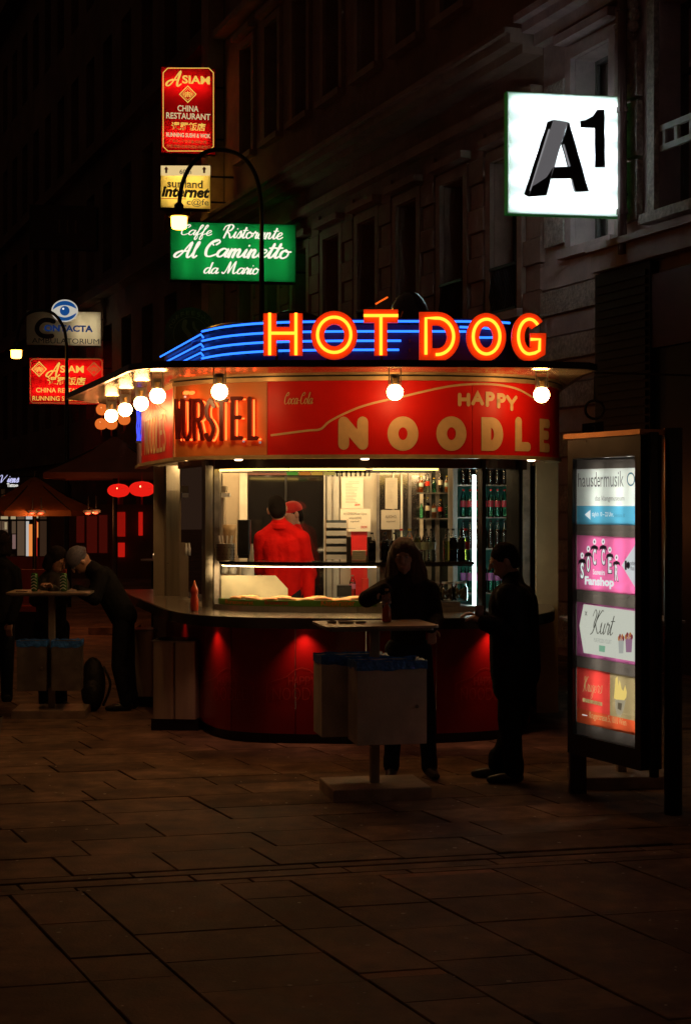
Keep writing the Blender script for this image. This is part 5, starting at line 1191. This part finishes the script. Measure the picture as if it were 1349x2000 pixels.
for x in (325,399): poly(S_, [(x-2,338),(x+2,338),(x+2,331),(x+4.5,331),(x,325),(x-4.5,331),(x-2,331)], ri, T, .006, 'arrow')
txt(S_, 'surfland', (327,351,396,367), gi, T, bold=.02); txt(S_, 'internet', (315.5,365,410,386), bi, T, bold=.045, shear=.25); txt(S_, 'c@fe', (365,388,408,404), gi, T, bold=.01); pline(S_, [(316,387.5),(363,388.5)], 1.5, ri, T, .006)
S_, T = boxsign('ristorante_sign', 'wide green light box reading Al Caminetto da Mario', 332,431,578,547,29.3, mat('green_acrylic', (.01,.36,.08), .3, 0, .02, mode='trans'), (.12,.3,.5,.7,.88), (.7,1,.75), 12, .3, tv=True)
ci = emit('sign_white_cream', (1,.95,.78), 1.0)
script(S_, 'Caffe', (355,439,414,468), ci, T, wt=.24); script(S_, 'Ristorante', (437,440,552,466), ci, T, wt=.24); script(S_, 'Al', (341,472,391,503), ci, T, wt=.3); script(S_, 'Caminetto', (402,470,568,503), ci, T, wt=.3); script(S_, 'da', (399,512,427,534), ci, T, wt=.28); script(S_, 'Mario', (434,512,507,535), ci, T, wt=.28)
# eye clinic
S_, T = boxsign('clinic_sign', 'half lit cream light box reading CONTACTA AMBULATORIUM with a blue eye', 52,606,198,674,46, mat('cream_acrylic', (.80,.70,.52), .3, 0, .02, mode='trans'), (.72,.9), (1,.88,.62), 13, .35, tv=True)
bl = emit('sign_blue', (.01,.10,.38), .55); nv = mat('sign_navy', (.01,.015,.05), .5); wh_ = emit('sign_soft_white', (.8,.74,.62), .62)
txt(S_, 'ONTACTA', (87,635,182,648), mat('sign_blue_print', (.01,.06,.3), .5, em=(.01,.07,.35), es=.25), T, bold=.04); txt(S_, 'AMBULATORIUM', (63,661,194,671), nv, T, bold=.0)
mb = MB(); pline(S_, [(105,628),(96,625),(84,626),(75,634),(73,645),(80,654),(92,657),(102,656)], 9, nv, T, .005, smooth=True, mb=mb); mb.build('letter_c', nv, T)
def disc(S_, cx, cy, rx, ry, m, T, off, name, a0=0, a1=360): poly(S_, [(cx+rx*math.cos(math.radians(a)), cy-ry*math.sin(math.radians(a))) for a in range(a0, a1, 10)], m, T, off, name)
disc(S_, 127,607,26,22,wh_,T,.02,'eye_disc'); disc(S_, 127,607,23.5,19.5,bl,T,.023,'eye_blue')
poly(S_, [(p[0],p[1]) for p in crom([(101,609),(113,599),(127,596),(141,599),(153,607),(141,616),(127,620),(112,616)],4,True)], wh_, T, .026, 'eye_white'); disc(S_, 127,607,9.5,9.5,bl,T,.029,'iris'); disc(S_, 124,603,2,2,emit('sign_spot',(1,1,1),.8),T,.032,'gleam')
S_, T = boxsign('restaurant_sign', 'wide red light box reading ASIAM with two gold diamonds below the clinic sign', 57,698,203,790,45.5, redac, (.3,.75), (1,.35,.25), 15, .3)
border(S_, 60,701,200,787,5, dim, T, 1.2); diamond(S_, 77,721,14,yl,T); diamond(S_, 184,721,13,dim,T); script(S_, 'A', (91,708,117,736), yl, T, wt=.24, slant=.2); txt(S_, 'SIAM', (118,714,164,728), yl, T, bold=.03)
txt(S_, '暹羅飯店', (92,736,168,752), yl, T, bold=.02, shear=.1); txt(S_, 'CHINA RESTAURANT', (71,758,190,767), yl, T, bold=.015); txt(S_, 'RUNNING SUSHI & WOK', (64,774,195,783), yl, T, bold=.01)
# unlit sign, coffeeshop roundel, tattoo sign, small red sign
S_, T = boxsign('unlit_sign', 'unlit black box sign high on the dark wall at the left', 58,399,190,485,47, blackm, (), (1,1,1), 0, .3, side=blackm); txt(S_, '111', (115,430,150,455), mat('faint_print', (.10,.06,.03), .6), T)
S_, T = boxsign('tattoo_sign', 'small black sign reading Viens Tattoo at the left edge', -14,924,40,955,42, blackm, (), (1,1,1), 0, .2, side=blackm)
vi = emit('sign_violet_white', (.62,.62,1), .9); script(S_, 'V', (0,928,15,942), vi, T, wt=.22); script(S_, 'iens', (15,931,37,942), vi, T, wt=.3); txt(S_, 'Tattoo', (14,944,36,951), emit('sign_white', (1,.97,.9), .9), T, bold=.03)
S_, T = boxsign('small_red_sign', 'small red lit sign partly cut off above the dark parasol', 195,894,246,912,40, emit('small_red_face', (.8,.02,.01), .7), (), (1,1,1), 0, .2, side=blackm); txt(S_, 'NBU AS', (198,901,222,909), yl, T, bold=.03, shear=.2); pline(S_, [(196,896),(210,895.5)], 2, emit('sign_orange_bar',(1,.3,.05),1), T, .006); pline(S_, [(228,895),(240,894.5)], 2, emit('sign_orange_bar',(1,.3,.05),1), T, .006)
CSg = thing('coffeeshop_sign', 'round unlit coffeeshop sign dimly visible left of the blue neon', 'sign', tuple(P(372,650,31))); RSf = Surf([(P(300,0,31).x,31), (P(450,0,31).x,31)])
mb = MB(); c_ = P(372,650,31); mb.tube([c_+V(0,.0,0), c_+V(0,.15,0)], .5, 36); mb.build('disc', mat('roundel_brown', (.035,.022,.014), .6), CSg)
rp = mat('roundel_print', (.16,.10,.06), .6)
for i, ch in enumerate('COFFEESHOP'):
    a = math.radians(158-i*15.2); x = 372+41*math.cos(a); y = 652-41*math.sin(a); txt(RSf, ch, (x-3.4,y-4.5,x+3.4,y+4.5), rp, CSg, bold=.02, off=.03)
mb = MB(); pline(RSf, [(372+33*math.cos(a*.21),652-33*math.sin(a*.21)) for a in range(30)], 1.2, rp, CSg, .03, closed=True, mb=mb); pline(RSf, [(362,628),(360,640),(368,652),(374,662),(366,674)], 9, rp, CSg, .03, smooth=True, mb=mb); pline(RSf, [(378,630),(380,640),(390,652),(392,662)], 5, rp, CSg, .031, smooth=True, mb=mb); mb.build('cup_emblem', rp, CSg)
HSg = thing('hanging_sign', 'dark little sign with a 2 under a dim ring by the shop portal', 'sign', tuple(P(1156,840,17))); S_ = Surf([(P(1120,0,17).x,17), (P(1200,0,17).x,17)])
poly(S_, [(1136,857),(1178,853),(1178,823),(1136,828)], blackm, HSg, 0, 'board'); txt(S_, '2', (1155,830,1163,848), mat('faint_grey_print', (.12,.10,.09), .6), HSg, off=.01)
mb = MB(); c_ = P(1160,800,17); mb.tube([c_+V(.1*math.cos(k*.3927),0,.1*math.sin(k*.3927)) for k in range(16)], .016, 6, closed=True); mb.tube([c_+V(0,0,.1), c_+V(0,0,.4), c_+V(1.2,.4,.4)], .012, 6); mb.build('ring', mat('ring_brown', (.06,.04,.03), .5), HSg)
# ------------------------------------------------------------------ info case with posters
IC = thing('info_case', 'tall lit display case with four stacked posters at the right', 'display case', (1.75,10.2,0))
IP = Surf([(1.49,10.6), (1.84,9.85)]); L = IP.L; al = mat('dark_anodised', (.06,.055,.05), .3, .8, .15, 8)
zt, zb_ = 2.385, .285
mb = MB(); IP.wall(0,L,zt-.13,zt,-.16,0,mb); IP.wall(0,L,zb_,zb_+.13,-.16,0,mb); IP.wall(0,.06,zb_+.13,zt-.13,-.16,0,mb); IP.wall(L-.06,L,zb_+.13,zt-.13,-.16,0,mb); IP.face(.06,L-.06,zb_+.13,zt-.13,-.15,mb); mb.build('frame', al, IC)
mb = MB(); IP.wall(-.02,L+.02,zt+.001,zt+.035,-.19,.02,mb); mb.build('top_cap', mat('copper_cap', (.55,.25,.10), .3, .8), IC)
mb = MB(); mb.tube([(2.06,9.93,0), (2.06,9.93,2.43)], .058, 16); mb.tube([(1.92,9.83,.25),(1.92,9.83,2.4)], .03, 10); mb.build('post', al, IC, smooth=True)
mb = MB(); mb.box((1.565,10.66,.15), (.11,.08,.3)); mb.build('foot', al, IC)
ict = emit('case_tube', (.55,.75,.85), 1.6)
for s in (IP.px(1120.5,1000,-.024)[0],): mb = MB(); mb.tube([IP.at(s,zb_+.15,-.024), IP.at(s,zt-.15,-.024)], .008, 8); mb.build('lamp_tube', ict, IC)
for s in (.3,.55,.74): mb = MB(); mb.tube([IP.at(s,zb_+.2,-.11), IP.at(s,zt-.17,-.11)], .009, 8); mb.build('lamp_tube', emit('case_back_tube', (1,.93,.82), 17), IC)
mb = MB(); IP.face(.06,L-.06,zb_+.13,zt-.13,-.012,mb); mb.build('glass_door', clear, IC)
def post_(pts, m, off, name='poster_field'): return poly(IP, pts, m, IC, off, name)
O1, O2, O3 = -.03, -.027, -.024
grayp = mat('backing_grey', (.10,.085,.075), .5, 0, .02, mode='trans')
def tr(n, c): return mat(n, c, .5, 0, .02, mode='trans')
xl, xr = 1125.5, 1242
def q4(x0, x1, l0, l1, r0, r1): return [(x0,l1),(x1,r1),(x1,r0),(x0,l0)]     # left top/bottom, right top/bottom
def lerpy(x, l, r): return l+(r-l)*(x-xl)/(xr-xl)
def pt(x, l, r): return (x, lerpy(x, l, r))
def ptext(s_, x0, y0, x1, y1, m, bold=0, shear=0):
    a = IP.px(x0, y1, O3); b = IP.px(x1, y0, O3); return txt(IP, s_, (x0,y0,x1,y1), m, IC, bold, shear, O3, 'poster_print')
bars = []
for l0, l1, r0, r1 in ((899,918,896,915), (1022,1047,1023,1052), (1149,1177,1160,1191), (1278,1304,1298,1327), (1408,1442,1430,1464)): post_(q4(xl-1,xr+1,l0,l1,r0,r1), grayp, -.036, 'divider_bar')
post_(q4(xl,xr,916.5,988,913.5,988.5), tr('poster_white', (.78,.86,.84)), O1); post_(q4(xl,xr,988,1024,988.5,1026), tr('poster_blue', (.10,.42,.66)), O1)
post_(q4(xl,xr,1045,1151,1050,1163), tr('poster_pink', (.85,.16,.42)), O1); post_(q4(xl,xr,1175,1280,1189,1300), tr('poster_mauve', (.40,.10,.26)), O1)
post_(q4(xl,1190,1302,1382,1313.5,1398), tr('poster_red', (.75,.06,.05)), O1); post_(q4(1190,xr,1313.5,1398,1324,1409), tr('poster_khaki', (.32,.25,.13)), O1); post_(q4(xl,xr,1382,1410,1409,1437), tr('poster_rust', (.62,.09,.03)), O1)
pg = mat('poster_grey_ink', (.22,.26,.27), .6); pk = mat('poster_black_ink', (.03,.03,.04), .6); pw = emit('poster_white_print', (.95,.97,.97), .85); pb_ = mat('poster_blue_ink', (.05,.25,.4), .6)
txt(IP, 'haus', (1128,924,1158,951), pg, IC, off=O3, name='poster_print'); txt(IP, 'der', (1159,922,1176,951), pk, IC, off=O3, name='poster_print'); txt(IP, 'musik', (1178,920,1217,951), pg, IC, off=O3, name='poster_print'); txt(IP, 'das klangmuseum', (1161,968,1218,981), pg, IC, off=O3, name='poster_print')
pline(IP, [(1231+7*math.cos(a*.314),936-12*math.sin(a*.314)) for a in range(20)], 3, pb_, IC, O3, 'logo_ring', closed=True)
post_([(1141,1005),(1152,1015),(1152,996)], pw, O2, 'arrow'); txt(IP, 'täglich 10 – 22 Uhr,', (1155,1000,1197,1011), pw, IC, .01, off=O3, name='poster_print'); txt(IP, 'Seilerstätte 30', (1198,1003,1219,1010), pb_, IC, off=O3, name='poster_print')
for ch, x, y in (('S',1136,1082), ('O',1148,1069), ('C',1160,1055), ('C',1177,1055), ('E',1190,1071), ('R',1203,1086)):
    post_([(x-8,y+21),(x-6,y+12),(x,y+9),(x+6,y+12),(x+8,y+21),(x+4,y+17),(x-4,y+17)], pk, O2, 'scarf'); disc(IP, x, y+3, 3.2, 6, pw, IC, O3, 'ball', 0, 360); disc(IP, x, y+3, 1.2, 2.4, pk, IC, O3+.001, 'ball_spot', 0, 360)
    txt(IP, ch, (x-4.5,y+15,x+4.5,y+50), pk, IC, .06, off=O3, name='poster_print'); txt(IP, ch, (x-3.2,y+17,x+3.2,y+48), pw, IC, .03, off=O3+.0015, name='poster_print')
txt(IP, 'Souvenirs', (1157,1112,1180,1123), pw, IC, .03, off=O3, name='poster_print'); txt(IP, 'Fanshop', (1141,1127,1198,1149), pw, IC, .05, off=O3, name='poster_print')
post_([(1213,1104),(1242,1152),(1242,1060)], emit('poster_bright_white',(.85,.87,.88),.75), O2, 'arrow'); txt(IP, '1', (1219,1095,1223,1113), pk, IC, off=O3, name='poster_print'); disc(IP,1226,1104,3.4,7,pk,IC,O3,'ball'); txt(IP, 'neben', (1230,1095,1241,1104), pk, IC, off=O3, name='poster_print'); txt(IP, 'Haus 7', (1230,1105,1241,1114), pk, IC, off=O3, name='poster_print')
post_([(1139,1180),(1242,1194),(1242,1293),(1139,1275),(1130.5,1222)][::-1], emit('poster_ivory',(.80,.80,.68),.7), O2, 'tag_shape')
kd = mat('poster_sepia', (.10,.08,.05), .6); script(IP, 'Kurt', (1152,1192,1200,1242), kd, IC, wt=.1, slant=.35, off=O3, name='poster_script'); txt(IP, 'PURE FROZEN YOGURT', (1159,1248,1193,1256), emit('poster_faint',(.45,.45,.40),.7), IC, off=O3, name='poster_print'); txt(IP, 'x', (1141,1194,1146,1202), kd, IC, off=O3, name='poster_print')
post_([(1169,1260),(1181,1262),(1180,1274),(1169,1272)][::-1], emit('poster_green',(.3,.6,.4),.6), O3, 'badge'); 
for x, y, w, h, c in ((1212,1249,11,27,(.6,.6,.55)), (1227,1246,14,28,(.45,.22,.35))):
    post_([(x-w/2,y),(x-w*.38,y+h),(x+w*.38,y+h),(x+w/2,y)], emit('cup_%d'%x, c, .6), O3, 'cup_picture')
    for k in range(5): disc(IP, x-w*.4+k*w*.2, y-2-(k%2)*4, w*.17, 5, emit('topping_%d'%(k%3), ((.7,.25,.08),(.3,.03,.05),(.75,.4,.3))[k%3], .6), IC, O3+.0015+k*.0003, 'topping')
gs = emit('poster_gold', (.72,.50,.20), .7); script(IP, 'Kruge', (1137,1322,1164,1364), gs, IC, wt=.08, slant=.35, off=O3, name='poster_script'); script(IP, 'rs', (1163,1338,1175,1354), gs, IC, wt=.08, slant=.35, off=O3, name='poster_script')
post_([(1137,1363),(1175,1372),(1175,1379),(1137,1370)][::-1], gs, O2, 'gold_bar'); txt(IP, 'AMERICAN BAR', (1140,1366,1172,1376), ri, IC, off=O3, name='poster_print'); txt(IP, 'Krugerstrasse 5, 1010 Wien', (1150,1397,1222,1414), gs, IC, shear=-.1, off=O3, name='poster_print'); post_([(1136,1395),(1146,1397),(1146,1398.5),(1136,1396.5)][::-1], pw, O3, 'dash')
fl = emit('poster_flame', (1,.72,.2), .85); post_([(1198,1364),(1200,1340),(1201,1325),(1205,1321),(1207,1340),(1209,1328),(1213,1345),(1216,1350),(1220,1338),(1223,1352),(1222,1362),(1218,1368),(1206,1368)][::-1], fl, O2, 'flame_picture')
post_([(1200,1366),(1200,1380),(1204,1396),(1211,1400),(1217,1386),(1221,1368)][::-1], emit('poster_statue', (.5,.42,.28), .7), O3, 'statue_picture'); post_([(1206,1372),(1205,1384),(1212,1388),(1214,1374)][::-1], emit('poster_statue_dk', (.16,.12,.07), .7), O3+.001, 'statue_picture')
# ------------------------------------------------------------------ street lamps
lampm = emit('street_lamp_glass', (1,.40,.035), 24)
def slamp(label, pxp, Yl, path, lx, ly, poleztop, pr):
    base_ = V(P(pxp,0,Yl).x, Yl, 0); t = thing('street_lamp', label, 'street lamp', tuple(base_), group='hooked street lamps')
    mb = MB(); z1 = P(0,path[0][1],Yl).z; mb.tube([base_, base_+V(0,0,.9), base_+V(0,0,.95), base_+V(0,0,z1*.55), base_+V(0,0,z1)], [pr*2.1,pr*2,pr*1.25,pr*1.15,pr*.8], 14); mb.build('pole', blackm, t, smooth=True, angle=.8)
    mb = MB(); mb.tube(crom([P(x,y,Yl) for x, y in path], 6), pr*.72, 10); mb.build('hook_arm', blackm, t, smooth=True)
    c = P(lx, ly, Yl); k = Yl/F*(.62 if Yl > 25 else .92)
    mb = MB(); mb.lathe([(5*k,42*k),(10*k,36*k),(9*k,22*k),(6*k,20*k),(8*k,17*k),(23*k,13*k),(23*k,11*k),(0,11.5*k)], 20, c); mb.build('hood', blackm, t, smooth=True, angle=.6)
    mb = MB(); mb.lathe([(0,10.5*k),(17*k,10.5*k),(16*k,-11*k),(13*k,-14*k),(0,-14*k)], 20, c); mb.build('lantern_glass', lampm, t, smooth=True, angle=.6)
slamp('hooked street lamp behind the kiosk hanging before the green sign', 511, 18.2, [(511,470),(510,400),(500,345),(475,308),(435,293),(400,298),(372,325),(356,360),(350,400)], 350, 434, 0, .034)
slamp('hooked street lamp farther back at the left by the clinic sign', 131, 30, [(131,720),(130,670),(124,638),(104,612),(75,606),(50,616),(38,640),(33,668)], 32.5, 691, 0, .042)
# ------------------------------------------------------------------ parasols, lanterns, heaters
def parasol(label, cx, Y, half, zt_, ze, m, panels=4, a0=.5):
    c = V(P(cx,0,Y).x, Y, 0); t = thing('parasol', label, 'parasol', tuple(c)); mb = MB(); n = panels
    for k in range(n):
        a, b = a0+2*PI*k/n, a0+2*PI*(k+1)/n; A_, B_ = c+V(half*math.cos(a),half*math.sin(a),ze), c+V(half*math.cos(b),half*math.sin(b),ze); T_ = c+V(0,0,zt_)
        mid = (A_+B_)/2+V(0,0,.04); mb = MB(); q1 = T_.lerp(A_,.5)-V(0,0,.06); q2 = T_.lerp(B_,.5)-V(0,0,.06)
        mb.add([T_, q1, q2, A_, B_, A_-V(0,0,.09), B_-V(0,0,.09)], [(0,1,2),(1,3,4,2),(3,5,6,4)]); mb.build('canopy_panel', m, t)
    mb = MB(); mb.tube([c, c+V(0,0,zt_+.08)], .035, 10); mb.build('pole', blackm, t)
    for k in range(n): a = a0+2*PI*k/n; mb = MB(); mb.tube([c+V(0,0,zt_-.05), c+V(half*math.cos(a),half*math.sin(a),ze-.01)], .012, 5); mb.build('rib', blackm, t)
    mb = MB(); mb.box(tuple(c+V(0,0,.05)), (.7,.7,.1)); mb.build('base_weight', stone, t); return t
par1 = mat('canvas_tan', (.6,.30,.12), .8, 0, .1, 4, mode='trans'); par2 = mat('canvas_rust', (.22,.07,.035), .8, 0, .12, 4, bump=.2, bs=60)
parasol('tan square parasol glowing dull orange at the left edge', 68, 26, 1.05, 2.42, 1.85, par1, 6, .25)
parasol('dark rust parasol behind the lanterns left of the kiosk', 225, 24, 1.3, 3.0, 2.42, par2, 4, .785)
lanm = emit('red_lantern_paper', (1,.015,.008), .8); lano = emit('orange_lantern_paper', (1,.20,.03), .75); lcore = emit('lantern_flame', (1,.6,.25), 3)
def lantern(label, px_, py_, Y, rx, rz_, m, group):
    c = P(px_,py_,Y); t = thing('paper_lantern', label, 'lantern', tuple(c), group=group); mb = MB()
    pr = [(rx*math.sqrt(max(0,1-(k/8)**2))*(1 if k%2 else .97)+.01, rz_*k/8) for k in range(-8,9)]; mb.lathe(pr, 22, c); mb.build('shade', m, t, smooth=True)
    mb = MB(); mb.ell(c+V(0,-rx*.96,.01), (rx*.09,.01,rz_*.34), 8, 6); mb.build('flame', lcore, t)
    mb = MB(); mb.tube([c+V(0,0,rz_), c+V(0,0,rz_+.12)], .006, 5); mb.build('cord', mat('lantern_cord', (.3,.02,.01), .6), t); mb = MB(); mb.tube([c-V(0,0,rz_), c-V(0,0,rz_+.1)], .012, 6); mb.build('tassel', MATS['lantern_cord'], t)
lantern('large red lantern touching the kiosk corner', 277.5,955,20,.158,.098,lanm,'red lanterns under the rust parasol'); lantern('red lantern left of the larger one, half cut by the parasol edge', 232,958,21.5,.145,.093,lanm,'red lanterns under the rust parasol')
for x, y, lab in ((200,800,'orange lantern, upper left of the cluster behind the side lamps'), (198,828,'orange lantern, lower left of the cluster'), (218,828,'orange lantern under the farthest side lamp'), (243,819,'orange lantern under the third side lamp'), (222,800,'orange lantern directly behind the farthest side lamp')): lantern(lab, x, y, 27, .098, .098, lano, 'orange lanterns behind the kiosk side')
hm_ = emit('heater_glow', (1,.06,.02), 4)
for i, (x, y, Y, lab) in enumerate(((63,1003,25.0,'left heater bar under the tan parasol'), (80,1003,24.8,'second heater bar under the tan parasol'), (172,1003,23,'left heater bar under the rust parasol'), (187,1002,23.2,'right heater bar under the rust parasol'))):
    c = P(x,y,Y); t = thing('patio_heater', lab, 'heater', tuple(c), group='glowing patio heaters'); mb = MB(); mb.ell(c, (.04,.02,.016), 10, 6); mb.build('element', hm_, t); ld = bpy.data.lights.new('heater_light', 'POINT'); ld.energy = 6; ld.color = (1,.28,.08); ld.shadow_soft_size = .04; lo_ = bpy.data.objects.new('heater_light', ld); COL.objects.link(lo_); lo_.parent = t; lo_.location = (0,-.06,-.02); mb = MB(); mb.box(tuple(c+V(0,.04,.03)), (.14,.04,.04)); mb.tube([c+V(0,.05,.04), c+V(0,.05,.25)], .01, 6); mb.build('housing', blackm, t)
# candle lit table seen beside the kiosk
TB = thing('cafe_table', 'small dark cafe table with candle left of the kiosk post', 'table', (P(300,0,20).x,20,0)); c = P(300,1092,20); mb = MB(); mb.tube([c-V(0,0,.02), c], .16, 20); mb.build('tabletop', mat('table_pale', (.45,.38,.4), .4), TB); mb = MB(); mb.tube([V(c.x,20,0), c-V(0,0,.02)], .03, 8); mb.build('stem', blackm, TB)
CN = thing('candle', 'lit candle burning on the small cafe table', 'candle', tuple(c)); mb = MB(); mb.tube([c+V(.01,0,0), c+V(.01,0,.04)], .02, 10); mb.build('wax', white_in, CN); mb = MB(); mb.ell(c+V(.01,0,.06), (.012,.012,.028), 8, 6); mb.build('flame', emit('candle_flame', (1,.6,.3), 8), CN)
for x, w_, lab in ((35,30,'low red cushioned bench under the tan parasol'),):
    b_ = thing('bench', lab, 'bench', (P(60,0,23).x,23,0)); mb = MB(); a_ = P(18,1105,23); e_ = P(130,1082,23); mb.box(((a_.x+e_.x)/2,23,.75), (e_.x-a_.x,.08,.5)); mb.build('backrest', mat('bench_red', (.35,.05,.03), .7), b_); mb = MB(); mb.box(((a_.x+e_.x)/2,22.8,.45), (e_.x-a_.x,.4,.08)); mb.build('seat', mat('bench_red', (.35,.05,.03), .7), b_)
    mb = MB(); mb.box(((a_.x+e_.x)/2,22.8,.2), (e_.x-a_.x-.1,.3,.4)); mb.build('leg', blackm, b_)

# lit cafe fronts at the far left
CF = thing('cafe_facade', 'glazed cafe front with cream and red lit panes at the far left', 'cafe front', (P(45,0,33).x,33,0))
def pane(x0, x1, y0, y1, m, par, Y=33, n='lit_pane'):
    a_, b2 = P(x0,y1,Y), P(x1,y0,Y); mb = MB(); mb.box(((a_.x+b2.x)/2,Y,(a_.z+b2.z)/2), (b2.x-a_.x,.03,b2.z-a_.z)); return mb.build(n, m, par)
pc = emit('pane_cream', (.85,.66,.36), .42); pd = emit('pane_dull', (.10,.06,.035), .8); pw2 = emit('pane_white', (.75,.72,.68), .6); pr_ = emit('pane_red', (.9,.04,.02), .6); po = emit('pane_orange', (1,.30,.06), .8); pp = emit('pane_pinkish', (.35,.2,.18), .5)
for a in ((-12,2,1005,1100,pd), (3,16,1006,1014,pc), (4,16,1018,1062,pd), (10,15,1020,1034,pc), (22,32,1006,1014,pc), (24,32,1018,1042,pd), (25,31,1044,1072,pp), (34,49,1006,1085,pd), (51,66,1004,1015,pw2), (51,57,1018,1086,pw2), (57,65,1024,1086,po), (68,73,1018,1086,pr_), (70.5,75,1006,1012,pc), (73.2,75,1020,1050,po), (78,92,1006,1086,emit('pane_dark',(.03,.015,.008),1))): pane(*a, CF)
pane(-12,95,1014.2,1017.6,blackm,CF,32.9,'transom'); pane(-12,92,1087,1130,mat('cafe_red_wall',(.5,.06,.03),.6,dirt=.3),CF,33,'low_wall')
for x in (19,33,50,67,77,93): pane(x-1.2,x+1.2,1000,1087,blackm,CF,32.85,'mullion')
CG = thing('cafe_facade', 'dark cafe front with narrow red lit panes under the rust parasol', 'cafe front', (P(220,0,32).x,32,0))
dr = emit('pane_deep_red', (.55,.01,.005), .42); dd = emit('pane_dim_red', (.2,.012,.006), .2)
for a in ((229,245,1000,1048,dr), (231,244,1060,1088,emit('pane_mid_red',(.7,.012,.006),.6)), (271,279,1000,1046,emit('pane_mid_red',(.7,.012,.006),.6)), (150,165,1008,1060,dd), (170,190,1008,1080,dd), (194,210,1006,1080,dd)): pane(*a, CG, 32)
pane(100,305,985,1130,mat('cafe_dark_wall',(.10,.04,.025),.8,dirt=.3),CG,32.1,'wall')
# flecks on the paving
mb = MB(); rr = random.Random(9)
for k in range(420):
    x, y = rr.uniform(-3,3.2), rr.uniform(6,12.5); r_ = rr.uniform(.003,.013); mb.add([(x+r_*math.cos(a*1.26)*rr.uniform(.6,1.3), y+r_*math.sin(a*1.26)*rr.uniform(.6,1.3), .0035) for a in range(5)], [(0,1,2,3,4)])
o = mb.build('litter_flecks', mat('fleck', (.5,.45,.38), .7)); _props(o, 'small pale flecks of litter scattered over the paving', 'litter', kind='stuff')
